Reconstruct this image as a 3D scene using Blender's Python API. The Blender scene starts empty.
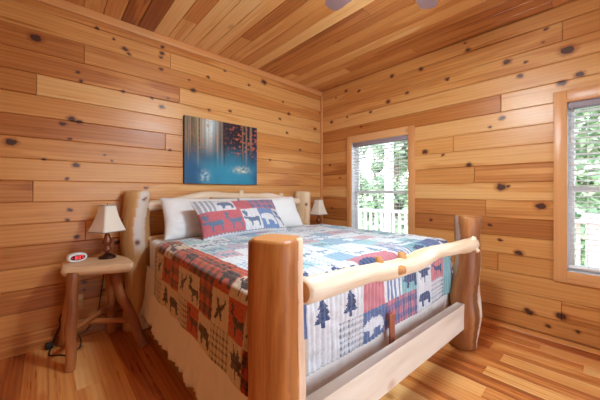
import bpy, bmesh, math, random
from mathutils import Vector, Matrix, noise as mnoise

random.seed(7)
SC = bpy.context.scene
COL = SC.collection
PI = math.pi

# ------------------------------------------------------------------ room
XR, YB, CEIL = 3.235, 3.04, 2.84       # right wall, headboard wall, ceiling
XL, YF = -0.95, -1.55                  # walls behind the camera
CAMH = 1.25

def s2l(c):
    c = c / 255.0
    return c / 12.92 if c <= 0.04045 else ((c + 0.055) / 1.055) ** 2.4
def rgb(r, g, b): return (s2l(r), s2l(g), s2l(b), 1.0)

# ------------------------------------------------------------------ object helpers
def link(o, parent=None):
    COL.objects.link(o)
    if parent is not None: o.parent = parent
    return o
def tag(o, label=None, cat=None, group=None, kind=None):
    if label: o['label'] = label
    if cat: o['category'] = cat
    if group: o['group'] = group
    if kind: o['kind'] = kind
    return o
def empty(name, loc=(0, 0, 0), rz=0.0, label=None, cat=None, group=None):
    o = bpy.data.objects.new(name, None)
    o.empty_display_size = 0.1
    o.location = loc; o.rotation_euler = (0, 0, rz)
    link(o); tag(o, label, cat, group)
    return o
def children(o): return [c for c in COL.objects if c.parent == o]
def copy_tree(o, parent=None):
    c = o.copy(); COL.objects.link(c)
    if parent is not None: c.parent = parent
    for ch in children(o): copy_tree(ch, c)
    return c

class MB:
    """collects faces; build() links them as one mesh object"""
    def __init__(s):
        s.v = []; s.f = []; s.mi = []; s.uv = []; s.col = []; s.sm = []
    def face(s, idx, uv=None, mi=0, col=(1, 1, 1), smooth=False):
        s.f.append(tuple(idx)); s.mi.append(mi); s.uv.append(uv); s.col.append(col); s.sm.append(smooth)
    def quad(s, pts, uv=None, mi=0, col=(1, 1, 1), smooth=False):
        b = len(s.v); s.v.extend([tuple(p) for p in pts]); s.face(range(b, b + len(pts)), uv, mi, col, smooth)
    def box(s, x0, x1, y0, y1, z0, z1, M=None, mi=0, col=(1, 1, 1)):
        b = len(s.v)
        P = [Vector((x, y, z)) for z in (z0, z1) for y in (y0, y1) for x in (x0, x1)]
        if M is not None: P = [M @ p for p in P]
        s.v.extend([tuple(p) for p in P])
        for q in ((0, 2, 3, 1), (4, 5, 7, 6), (0, 1, 5, 4), (2, 6, 7, 3), (0, 4, 6, 2), (1, 3, 7, 5)):
            s.face([b + i for i in q], None, mi, col)
    def lathe(s, prof, n=24, c=(0, 0, 0), mi=0, col=(1, 1, 1), cap=True, M=None):
        b = len(s.v)
        for (r, z) in prof:
            for k in range(n):
                a = 2 * PI * k / n
                p = Vector((c[0] + r * math.cos(a), c[1] + r * math.sin(a), c[2] + z))
                s.v.append(tuple(M @ p if M is not None else p))
        for i in range(len(prof) - 1):
            for k in range(n):
                k2 = (k + 1) % n
                s.face((b + i * n + k, b + i * n + k2, b + (i + 1) * n + k2, b + (i + 1) * n + k), None, mi, col, True)
        if cap:
            s.face([b + k for k in range(n)][::-1], None, mi, col)
            s.face([b + (len(prof) - 1) * n + k for k in range(n)], None, mi, col)
    def tube(s, pts, rad, n=8, mi=0, bump=0.0, seed=0, ends=0.0, squash=None, vary=1.0, cap=True, uvo=None):
        """swept round rod along pts; rad number or list; bump = knobbly noise; uv = metres around / along"""
        pts = [Vector(p) for p in pts]; m = len(pts)
        R = rad if isinstance(rad, (list, tuple)) else [rad] * m
        b = len(s.v); rnd = random.Random(seed); off = Vector((rnd.uniform(0, 90), rnd.uniform(0, 90), rnd.uniform(0, 90)))
        t0 = (pts[1] - pts[0]).normalized()
        ref = Vector((0, 0, 1)) if abs(t0.z) < 0.9 else Vector((1, 0, 0))
        nrm = (ref - t0 * ref.dot(t0)).normalized()
        L = 0.0; Ls = []
        for i in range(m):
            t = (pts[min(i + 1, m - 1)] - pts[max(i - 1, 0)]).normalized()
            nrm = (nrm - t * nrm.dot(t)).normalized(); bi = t.cross(nrm)
            if i: L += (pts[i] - pts[i - 1]).length
            Ls.append(L)
            for k in range(n):
                a = 2 * PI * k / n
                d = nrm * math.cos(a) + bi * math.sin(a)
                r = R[i]
                if squash: r *= squash(a)
                if bump: 
                    q = (pts[i] + d * R[i]) 
                    r *= 1 + bump * (mnoise.noise(q * 5.0 + off) + 0.5 * mnoise.noise(q * 13.0 + off))
                s.v.append(tuple(pts[i] + d * r))
        uo = rnd.uniform(0, 20); vo = rnd.uniform(0, 20); tone = (rnd.random(), rnd.random(), rnd.random())
        if uvo is not None: vo, uo = uvo
        for i in range(m - 1):
            for k in range(n):
                k2 = (k + 1) % n; w = 2 * PI * R[i] / n
                s.face((b + i * n + k, b + i * n + k2, b + (i + 1) * n + k2, b + (i + 1) * n + k),
                       [(vo + Ls[i], uo + k * w), (vo + Ls[i], uo + (k + 1) * w), (vo + Ls[i + 1], uo + (k + 1) * w), (vo + Ls[i + 1], uo + k * w)], mi, tone, True)
        if cap:
            for (st, rev) in ((b, True), (b + (m - 1) * n, False)):
                ids = [st + k for k in range(n)]
                uvs = [(vo + .02 * math.cos(2 * PI * k / n), uo + .02 * math.sin(2 * PI * k / n)) for k in range(n)]
                if rev: ids = ids[::-1]; uvs = uvs[::-1]
                s.face(ids, uvs, min(mi + 1, 9) if s.__dict__.get('endmat') else mi, tone)
    def build(s, name, mats, parent=None, loc=None):
        me = bpy.data.meshes.new(name)
        me.from_pydata(s.v, [], s.f)
        if not isinstance(mats, (list, tuple)): mats = [mats]
        for m in mats: me.materials.append(m)
        uvl = me.uv_layers.new(name='UVMap')
        ca = me.color_attributes.new('tone', 'FLOAT_COLOR', 'CORNER')
        uvd = []; cd = []; 
        for i, p in enumerate(me.polygons):
            p.material_index = min(s.mi[i], len(mats) - 1); p.use_smooth = s.sm[i]
            u = s.uv[i]; c = s.col[i]
            for j in range(p.loop_total):
                if u is None: uvd.extend((0.0, 0.0))
                else: uvd.extend(u[j])
                cd.extend((c[0], c[1], c[2], 1.0))
        me.uv_layers['UVMap'].data.foreach_set('uv', uvd)
        me.color_attributes['tone'].data.foreach_set('color', cd)
        me.validate(); me.update()
        o = bpy.data.objects.new(name, me)
        if loc is not None: o.location = loc
        return link(o, parent)

def bevel(o, w, seg=2, angle=35):
    m = o.modifiers.new('bevel', 'BEVEL'); m.width = w; m.segments = seg; m.limit_method = 'ANGLE'; m.angle_limit = math.radians(angle)
    for p in o.data.polygons: p.use_smooth = True
    return o
def boxobj(name, x0, x1, y0, y1, z0, z1, mat, parent=None, bev=0.0, loc=None):
    m = MB(); m.box(x0, x1, y0, y1, z0, z1); o = m.build(name, mat, parent, loc)
    if bev: bevel(o, bev)
    return o

# ------------------------------------------------------------------ node helpers
class NT:
    def __init__(s, name):
        s.m = bpy.data.materials.new(name); s.m.use_nodes = True
        s.t = s.m.node_tree; s.t.nodes.clear()
        s.out = s.t.nodes.new('ShaderNodeOutputMaterial')
    def n(s, typ, **kw):
        nd = s.t.nodes.new(typ)
        for k, v in kw.items(): setattr(nd, k, v)
        return nd
    def l(s, a, b): s.t.links.new(a, b)
    def setin(s, sock, v):
        if isinstance(v, bpy.types.NodeSocket): s.l(v, sock)
        else: sock.default_value = v
    def math(s, op, a, b=0.0, c=None, clamp=False):
        nd = s.n('ShaderNodeMath', operation=op, use_clamp=clamp)
        s.setin(nd.inputs[0], a); s.setin(nd.inputs[1], b)
        if c is not None: s.setin(nd.inputs[2], c)
        return nd.outputs[0]
    def vmath(s, op, a, b=(0, 0, 0), c=None):
        nd = s.n('ShaderNodeVectorMath', operation=op)
        s.setin(nd.inputs[0], a)
        if op != 'LENGTH': s.setin(nd.inputs[1], b)
        if c is not None: s.setin(nd.inputs[2], c)
        return nd.outputs['Value'] if op == 'LENGTH' else nd.outputs[0]
    def noise(s, vec, scale=1.0, detail=3.0, rough=0.55, dist=0.0):
        nd = s.n('ShaderNodeTexNoise'); s.l(vec, nd.inputs['Vector'])
        nd.inputs['Scale'].default_value = scale; nd.inputs['Detail'].default_value = detail
        nd.inputs['Roughness'].default_value = rough; nd.inputs['Distortion'].default_value = dist
        return nd.outputs['Fac']
    def ramp(s, fac, stops, interp='LINEAR'):
        nd = s.n('ShaderNodeValToRGB'); cr = nd.color_ramp; cr.interpolation = interp
        while len(cr.elements) < len(stops): cr.elements.new(0.5)
        for e, (p, c) in zip(cr.elements, stops):
            e.position = p; e.color = c
        s.setin(nd.inputs[0], fac); return nd.outputs[0]
    def mapr(s, v, a, b, c=0.0, d=1.0, smooth=True):
        nd = s.n('ShaderNodeMapRange'); nd.interpolation_type = 'SMOOTHSTEP' if smooth else 'LINEAR'
        s.setin(nd.inputs[0], v)
        for i, x in enumerate((a, b, c, d)): nd.inputs[i + 1].default_value = x
        return nd.outputs[0]
    def mix(s, fac, a, b, mode='MIX'):
        nd = s.n('ShaderNodeMix', data_type='RGBA', blend_type=mode)
        s.setin(nd.inputs[0], fac); s.setin(nd.inputs[6], a); s.setin(nd.inputs[7], b)
        return nd.outputs[2]
    def bsdf(s, color, rough=0.5, spec=0.5, normal=None, **kw):
        p = s.n('ShaderNodeBsdfPrincipled')
        s.setin(p.inputs['Base Color'], color); s.setin(p.inputs['Roughness'], rough)
        p.inputs['Specular IOR Level'].default_value = spec
        for k, v in kw.items(): s.setin(p.inputs[k.replace('_', ' ')], v)
        if normal is not None: s.l(normal, p.inputs['Normal'])
        s.l(p.outputs[0], s.out.inputs[0]); return s.m
    def bump(s, h, strength=0.3, dist=0.01):
        nd = s.n('ShaderNodeBump'); nd.inputs['Strength'].default_value = strength; nd.inputs['Distance'].default_value = dist
        s.l(h, nd.inputs['Height']); return nd.outputs[0]
    def uv(s): return s.n('ShaderNodeUVMap', uv_map='UVMap').outputs[0]
    def attr(s, name='tone'): return s.n('ShaderNodeAttribute', attribute_name=name)
    def obj(s): return s.n('ShaderNodeTexCoord').outputs['Object']

def plain(name, col, rough=0.5, spec=0.5, **kw):
    t = NT(name); return t.bsdf(col, rough, spec, **kw)

def pine(name, stops, knots=(), random_knots=0.30, rough=(0.26, 0.42), grain=0.5, coat=0.0, tone_amp=1.0):
    """varnished knotty pine; uv = metres along / across a board, 'tone' = random numbers per board"""
    t = NT(name)
    uv = t.uv(); at = t.attr('tone')
    sep = t.n('ShaderNodeSeparateColor'); t.l(at.outputs['Color'], sep.inputs[0])
    tone, r2, r3 = sep.outputs[0], sep.outputs[1], sep.outputs[2]
    # streaky grain
    g1 = t.noise(t.vmath('MULTIPLY', uv, (1.1, 22.0, 1)), 1.0, 5, 0.6, 0.35)
    g2 = t.noise(t.vmath('MULTIPLY', uv, (2.2, 130.0, 1)), 1.0, 3, 0.6)
    low = t.noise(t.vmath('MULTIPLY', uv, (0.7, 7.0, 1)), 1.0, 3, 0.5, 0.6)
    # cathedral rings
    w = t.n('ShaderNodeTexWave', wave_type='BANDS', bands_direction='Y')
    t.l(t.vmath('MULTIPLY', uv, (0.6, 9.0, 1)), w.inputs['Vector'])
    w.inputs['Scale'].default_value = 1.1; w.inputs['Distortion'].default_value = 7.0; w.inputs['Detail'].default_value = 2.0
    w.inputs['Detail Scale'].default_value = 0.7
    f = t.math('MULTIPLY', t.math('SUBTRACT', tone, 0.5), 0.62 * tone_amp)
    f = t.math('ADD', f, 0.5)
    f = t.math('MULTIPLY_ADD', t.math('SUBTRACT', g1, 0.5), 0.75 * grain, f)
    f = t.math('MULTIPLY_ADD', t.math('SUBTRACT', g2, 0.5), 0.35 * grain, f)
    f = t.math('MULTIPLY_ADD', t.math('SUBTRACT', w.outputs['Fac'], 0.5), 0.16 * grain, f)
    # heartwood band: reddish, with a shape of its own in some boards
    heart = t.mapr(t.math('MULTIPLY_ADD', r2, 0.32, low), 0.66, 0.78)
    f = t.math('MULTIPLY_ADD', heart, -0.22, f)
    col = t.ramp(t.math('ADD', f, 0.0, clamp=True), stops)
    # knots
    uvd = t.vmath('ADD', uv, t.vmath('MULTIPLY', t.n('ShaderNodeCombineXYZ').outputs[0], (1, 1, 1)))
    v = t.n('ShaderNodeTexVoronoi', feature='F1', distance='EUCLIDEAN')
    t.l(t.vmath('MULTIPLY', uv, (2.1, 5.2, 1)), v.inputs['Vector']); v.inputs['Scale'].default_value = 1.0
    vs = t.n('ShaderNodeSeparateColor'); t.l(v.outputs['Color'], vs.inputs[0])
    keep = t.math('LESS_THAN', vs.outputs[0], random_knots)
    wob = t.math('MULTIPLY', t.math('SUBTRACT', t.noise(t.vmath('MULTIPLY', uv, (30, 45, 1)), 1.0, 2), 0.5), 0.10)
    size = t.math('MULTIPLY_ADD', vs.outputs[1], 0.085, 0.035)
    dd = t.math('DIVIDE', t.math('ADD', v.outputs['Distance'], wob), size)
    core = t.math('MULTIPLY', t.mapr(dd, 1.0, 0.55), keep)
    halo = t.math('MULTIPLY', t.mapr(dd, 2.6, 0.9), keep)
    if knots:
        oc = t.obj()
        ow = t.n('ShaderNodeTexNoise'); t.l(oc, ow.inputs['Vector']); ow.inputs['Scale'].default_value = 28.0; ow.inputs['Detail'].default_value = 2.0
        oc2 = t.vmath('MULTIPLY_ADD', t.vmath('SUBTRACT', ow.outputs['Color'], (0.5, 0.5, 0.5)), (0.030, 0.030, 0.030), oc)
        best = None
        for (c, sc) in knots:
            ln = t.vmath('LENGTH', t.vmath('MULTIPLY_ADD', oc2, sc, tuple(-a * b for a, b in zip(c, sc))))
            best = ln if best is None else t.math('MINIMUM', best, ln)
        core = t.math('MAXIMUM', core, t.mapr(best, 1.0, 0.75))
        halo = t.math('MAXIMUM', halo, t.mapr(best, 1.9, 0.9))
    col = t.mix(t.math('MULTIPLY', halo, 0.60), col, rgb(140, 66, 24))
    col = t.mix(t.math('MULTIPLY', core, 0.90), col, rgb(56, 32, 34))
    ro = t.mapr(g1, 0.3, 0.7, rough[0], rough[1], False)
    nrm = t.bump(t.math('MULTIPLY_ADD', g2, 0.4, g1), 0.10, 0.004)
    return t.bsdf(col, ro, 0.5, nrm, **({'Coat_Weight': coat, 'Coat_Roughness': 0.12} if coat else {}))

# ------------------------------------------------------------------ boarded surfaces
def boards(name, mat, O, U, V, N, ulen, v_edges, holes=(), over={}, seed=1, seglen=(1.2, 3.4), groove=0.006, gdepth=0.010):
    """tongue-and-groove boards along U, stacked along V, facing N. holes = (u0,u1,v0,v1)."""
    O, U, V, N = Vector(O), Vector(U), Vector(V), Vector(N)
    rnd = random.Random(seed); mb = MB()
    flip = U.cross(V).dot(N) < 0
    def P(u, v, d): return O + U * u + V * v + N * d
    def add(u0, u1, v0, v1, tone, uo, vo):
        if u1 - u0 < 0.012 or v1 - v0 < 0.012: return
        g = groove
        o = [(u0, v0), (u1, v0), (u1, v1), (u0, v1)]
        gu = min(g * 0.6, (u1 - u0) / 3); gv = min(g, (v1 - v0) / 3)
        i = [(u0 + gu, v0 + gv), (u1 - gu, v0 + gv), (u1 - gu, v1 - gv), (u0 + gu, v1 - gv)]
        def face(pts, ds):
            p = [P(a, b, d) for (a, b), d in zip(pts, ds)]; q = [(a + uo, b + vo) for a, b in pts]
            if flip: p.reverse(); q.reverse()
            mb.quad(p, q, 0, tone)
        face(i, (0, 0, 0, 0))
        for k in range(4):
            k2 = (k + 1) % 4
            face([o[k], o[k2], i[k2], i[k]], (-gdepth, -gdepth, 0, 0))
    def rects(u0, u1, v0, v1):
        out = [(u0, u1, v0, v1)]
        for (a, b, c, d) in holes:
            nxt = []
            for (x0, x1, y0, y1) in out:
                if x1 <= a or x0 >= b or y1 <= c or y0 >= d: nxt.append((x0, x1, y0, y1)); continue
                if x0 < a: nxt.append((x0, a, y0, y1))
                if x1 > b: nxt.append((b, x1, y0, y1))
                xa, xb = max(x0, a), min(x1, b)
                if y0 < c: nxt.append((xa, xb, y0, c))
                if y1 > d: nxt.append((xa, xb, d, y1))
            out = nxt
        return out
    for r in range(len(v_edges) - 1):
        v0, v1 = v_edges[r], v_edges[r + 1]
        segs = []
        if r in over:
            u = 0.0
            for (ue, tn) in over[r]:
                segs.append((u, min(ue, ulen), tn)); u = ue
        else:
            u = -rnd.uniform(0, 1.5)
            while u < ulen:
                ln = rnd.uniform(*seglen); segs.append((max(u, 0), min(u + ln, ulen), None)); u += ln
        for (a, b, tn) in segs:
            if b - a < 0.01: continue
            tone = (rnd.random() if tn is None else tn, rnd.random(), rnd.random())
            uo, vo = rnd.uniform(0, 60), rnd.uniform(0, 60)
            for q in rects(a, b, v0, v1): add(*q, tone, uo, vo)
    for q in rects(-0.05, ulen + 0.05, v_edges[0] - 0.05, v_edges[-1] + 0.05):       # backing behind the boards
        p = [P(q[0], q[2], -0.02), P(q[1], q[2], -0.02), P(q[1], q[3], -0.02), P(q[0], q[3], -0.02)]
        if flip: p.reverse()
        mb.quad(p, [(0, 0), (1, 0), (1, 1), (0, 1)], 0, (0.3, 0.3, 0.3))
    o = mb.build(name, mat); tag(o, kind='structure'); return o

STOPS = [(0.0, rgb(138, 74, 34)), (0.26, rgb(182, 114, 57)), (0.5, rgb(210, 148, 84)), (0.72, rgb(224, 174, 112)), (1.0, rgb(238, 202, 146))]
FSTOPS = [(0.0, rgb(148, 70, 30)), (0.26, rgb(196, 116, 56)), (0.5, rgb(224, 156, 88)), (0.72, rgb(236, 182, 116)), (1.0, rgb(246, 210, 152))]

def K(lst, wall):
    out = []
    for (a, z, r) in lst:
        rx, rz = r * 1.35, r
        if wall == 'b': out.append(((a, YB, z), (1 / rx, 0.0, 1 / rz)))
        else: out.append(((XR, a, z), (0.0, 1 / rx, 1 / rz)))
    return out
KB = [(-0.062, 2.471, 0.029), (0.331, 2.707, 0.011), (0.458, 2.656, 0.009), (0.545, 2.594, 0.019), (0.577, 2.558, 0.013), (0.874, 2.729, 0.013), (0.869, 2.666, 0.016), (0.859, 2.622, 0.013), (0.859, 2.500, 0.015), (0.199, 2.278, 0.012), (0.219, 2.206, 0.012), (0.529, 2.196, 0.013), (0.869, 2.116, 0.018), (0.927, 2.221, 0.010), (0.776, 2.186, 0.010), (1.185, 2.367, 0.022), (1.142, 2.465, 0.011), (0.101, 1.816, 0.017), (0.159, 1.868, 0.022), (0.205, 1.851, 0.017), (-0.200, 1.630, 0.026), (0.185, 1.480, 0.017), (0.146, 1.697, 0.011), (-0.015, 1.515, 0.009), (0.126, 1.359, 0.010), (0.390, 1.584, 0.009), (0.442, 1.534, 0.009), (0.146, 1.098, 0.015), (0.130, 1.015, 0.012), (0.192, 0.865, 0.015), (0.481, 0.788, 0.018), (1.566, 2.687, 0.013), (1.356, 2.557, 0.013), (1.896, 2.606, 0.014), (2.126, 2.706, 0.029), (2.449, 2.511, 0.014), (1.368, 2.184, 0.014), (1.631, 2.225, 0.014), (2.558, 2.364, 0.021), (3.087, 2.230, 0.019), (2.395, 2.264, 0.014), (3.200, 2.501, 0.013), (0.239, 0.470, 0.015), (0.239, 0.401, 0.011), (0.390, 0.365, 0.014), (0.722, 1.289, 0.014), (0.317, 0.029, 0.016), (0.427, 0.037, 0.014), (2.224, 1.681, 0.013), (2.771, 1.871, 0.015), (2.521, 2.087, 0.014), (0.946, 1.686, 0.013)]
KR = [(0.211, 2.443, 0.035), (0.628, 2.486, 0.023), (0.486, 2.437, 0.011), (0.348, 2.679, 0.013), (0.368, 2.573, 0.009), (1.163, 2.485, 0.017), (1.620, 2.452, 0.017), (0.529, 2.323, 0.017), (0.959, 2.725, 0.019), (0.987, 2.809, 0.010), (0.246, 2.176, 0.022), (0.138, 2.218, 0.021), (0.667, 1.961, 0.019), (0.765, 1.892, 0.012), (1.874, 2.409, 0.023), (2.551, 2.727, 0.019), (2.322, 2.665, 0.018), (1.818, 2.720, 0.020), (2.133, 2.331, 0.016), (2.532, 2.343, 0.012), (2.829, 2.325, 0.020), (2.288, 2.155, 0.014), (1.449, 2.688, 0.021), (2.741, 2.672, 0.012), (0.675, 1.298, 0.031), (0.382, 1.126, 0.030), (0.949, 1.530, 0.021), (0.537, 0.685, 0.024), (0.620, 1.307, 0.013), (0.252, 0.195, 0.027), (0.464, 0.161, 0.025), (0.335, 0.080, 0.016), (0.150, 0.097, 0.015), (1.403, 1.713, 0.023), (1.335, 0.931, 0.014), (0.479, 0.175, 0.018), (1.205, 1.659, 0.013), (0.683, 0.787, 0.014), (2.861, 1.667, 0.015), (2.663, 1.459, 0.013), (2.820, 1.005, 0.015), (0.765, 0.924, 0.014)]

M = {}
M['wall_back'] = pine('knotty_pine_headboard_wall', STOPS, K(KB, 'b'), 0.05)
M['wall_right'] = pine('knotty_pine_window_wall', STOPS, K(KR, 'r'), 0.05)
M['wall'] = pine('knotty_pine_boards', STOPS, (), 0.28)
M['ceiling'] = pine('knotty_pine_ceiling', STOPS, (), 0.30)
M['floor'] = pine('varnished_pine_floor', FSTOPS, (), 0.22, (0.24, 0.40), 0.62)
M['trim'] = pine('pine_trim', [(0.0, rgb(196, 124, 70)), (0.5, rgb(218, 158, 102)), (1.0, rgb(234, 188, 136))], (), 0.12, grain=0.4)

rowsZ = [0.0] + [0.15 + 0.17 * k for k in range(16)] + [CEIL]
def U_b(x): return x - XL                       # u along headboard wall
def U_r(y): return YB - y                       # u along window wall, from the corner towards the camera
W1 = dict(y0=1.597, y1=2.443, z0=0.60, z1=1.945)
W2 = dict(y0=-0.61, y1=0.215, z0=0.585, z1=2.0)

overB = {14: [(U_b(0.24), 0.12), (5.0, 0.62)], 12: [(U_b(-0.06), 0.15), (5.0, 0.78)], 13: [(U_b(1.04), 0.42), (5.0, 0.72)],
         7: [(U_b(-0.08), 0.2), (5.0, 0.92)], 11: [(5.0, 0.40)], 10: [(U_b(0.9), 0.38), (5.0, 0.7)], 9: [(5.0, 0.72)], 8: [(5.0, 0.58)],
         15: [(U_b(0.95), 0.5), (5.0, 0.62)], 16: [(5.0, 0.55)], 6: [(5.0, 0.5)], 5: [(U_b(0.25), 0.45), (5.0, 0.6)], 4: [(5.0, 0.52)], 3: [(5.0, 0.42)], 2: [(5.0, 0.36)], 1: [(5.0, 0.34)], 0: [(5.0, 0.3)]}
overR = {15: [(U_r(0.243), 0.62), (6.0, 0.30)], 12: [(U_r(0.675), 0.12), (6.0, 0.80)], 14: [(6.0, 0.62)], 13: [(6.0, 0.70)], 11: [(U_r(1.9), 0.3), (6.0, 0.74)],
         10: [(U_r(1.1), 0.55), (6.0, 0.6)], 9: [(U_r(2.2), 0.35), (6.0, 0.72)], 8: [(U_r(0.9), 0.38), (6.0, 0.55)], 7: [(6.0, 0.82)], 6: [(U_r(0.8), 0.2), (6.0, 0.62)], 5: [(6.0, 0.3)],
         4: [(6.0, 0.5)], 3: [(U_r(0.7), 0.3), (6.0, 0.42)], 2: [(6.0, 0.5)], 1: [(U_r(0.25), 0.55), (6.0, 0.45)], 0: [(6.0, 0.34)], 16: [(6.0, 0.4)]}
boards('wall_back', M['wall_back'], (XL, YB, 0), (1, 0, 0), (0, 0, 1), (0, -1, 0), XR - XL, rowsZ, over=overB, seed=11)
boards('wall_right', M['wall_right'], (XR, YB, 0), (0, -1, 0), (0, 0, 1), (-1, 0, 0), YB - YF, rowsZ,
       holes=[(U_r(w['y1']), U_r(w['y0']), w['z0'], w['z1']) for w in (W1, W2)], over=overR, seed=12)
boards('wall_left', M['wall'], (XL, YF, 0), (0, 1, 0), (0, 0, 1), (1, 0, 0), YB - YF, rowsZ, seed=13)
DR = dict(x0=0.35, x1=2.15, z0=0.06, z1=2.10)
boards('wall_front', M['wall'], (XR, YF, 0), (-1, 0, 0), (0, 0, 1), (0, 1, 0), XR - XL, rowsZ, seed=14, holes=[(XR - DR['x1'], XR - DR['x0'], DR['z0'], DR['z1'])])
def edges(n0, n1, w, off=0.0):
    e = [0.0]; x = off if off > 0 else w
    while x < n1 - n0 - 0.02: e.append(x); x += w
    e.append(n1 - n0); return e
boards('ceiling', M['ceiling'], (XL, YF, CEIL), (0, 1, 0), (1, 0, 0), (0, 0, -1), YB - YF, edges(XL, XR, 0.137, 0.09), seed=16, groove=0.004)
FE = edges(XL, XR, 0.13, 0.05)
boards('floor', M['floor'], (XL, YF, 0), (0, 1, 0), (1, 0, 0), (0, 0, 1), YB - YF, FE, seed=18, over={len(FE) - 2: [(1.3, 0.35), (2.9, 0.42), (9, 0.35)], len(FE) - 3: [(2.2, 0.12), (9, 0.2)], len(FE) - 4: [(1.9, 0.4), (9, 0.5)], 11: [(2.6, 0.3), (9, 0.2)], 12: [(2.2, 0.12), (9, 0.15)]}, groove=0.0016, gdepth=0.002, seglen=(0.9, 2.6))  # boards along the bed's near side toned dark for the shade under it

def stick(name, p0, p1, w, h, mat, parent=None, seed=0, bev=0.003, kind=None, tn=None):
    """straight board from p0 to p1 (axis aligned); w, h = the two sizes across it, boxes around the axis line"""
    p0, p1 = Vector(p0), Vector(p1); ax = max(range(3), key=lambda i: abs(p1[i] - p0[i]))
    oth = [i for i in range(3) if i != ax]
    lo = [0, 0, 0]; hi = [0, 0, 0]
    lo[ax], hi[ax] = min(p0[ax], p1[ax]), max(p0[ax], p1[ax])
    for i, s_ in zip(oth, (w, h)): lo[i] = p0[i] - s_ / 2; hi[i] = p0[i] + s_ / 2
    mb = MB(); rnd = random.Random(seed); tone = (rnd.uniform(.3, .75) if tn is None else tn, rnd.random(), rnd.random()); uo, vo = rnd.uniform(0, 50), rnd.uniform(0, 50)
    P = [Vector((x, y, z)) for z in (lo[2], hi[2]) for y in (lo[1], hi[1]) for x in (lo[0], hi[0])]
    for q in ((0, 2, 3, 1), (4, 5, 7, 6), (0, 1, 5, 4), (2, 6, 7, 3), (0, 4, 6, 2), (1, 3, 7, 5)):
        pts = [P[i] for i in q]
        uvs = [(p[ax] + uo, p[oth[0]] + p[oth[1]] + vo) for p in pts]
        mb.quad(pts, uvs, 0, tone)
    # weld
    o = mb.build(name, mat, parent)
    bm = bmesh.new(); bm.from_mesh(o.data); bmesh.ops.remove_doubles(bm, verts=bm.verts, dist=1e-5); bmesh.ops.recalc_face_normals(bm, faces=bm.faces); bm.to_mesh(o.data); bm.free()
    if bev: bevel(o, bev)
    if kind: tag(o, kind=kind)
    return o

# crown strip on the headboard wall, corner strip, baseboards
stick('trim_1', (XL, YB - 0.010, CEIL - 0.037), (XR, YB - 0.010, CEIL - 0.037), 0.022, 0.074, M['trim'], seed=3, kind='structure')
stick('trim_2', (XR - 0.016, YB - 0.016, 0.0), (XR - 0.016, YB - 0.016, CEIL - 0.075), 0.032, 0.032, M['trim'], seed=4, kind='structure')
stick('baseboard_back', (XL, YB - 0.008, 0.03), (XR, YB - 0.008, 0.03), 0.016, 0.06, M['wall'], seed=5, kind='structure', tn=0.25)

# ------------------------------------------------------------------ windows
M['white_vinyl'] = plain('white_vinyl', rgb(236, 238, 240), 0.35)
M['slat'] = plain('white_blind_slat', rgb(240, 240, 240), 0.45)
M['valance'] = plain('grey_mauve_valance', rgb(150, 136, 146), 0.5)
t = NT('window_glass'); tr = t.n('ShaderNodeBsdfTransparent'); gl = t.n('ShaderNodeBsdfGlossy'); gl.inputs['Roughness'].default_value = 0.02
fr = t.n('ShaderNodeFresnel'); fr.inputs[0].default_value = 1.45; mx = t.n('ShaderNodeMixShader')
t.l(fr.outputs[0], mx.inputs[0]); t.l(tr.outputs[0], mx.inputs[1]); t.l(gl.outputs[0], mx.inputs[2]); t.l(mx.outputs[0], t.out.inputs[0]); M['glass'] = t.m

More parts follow.
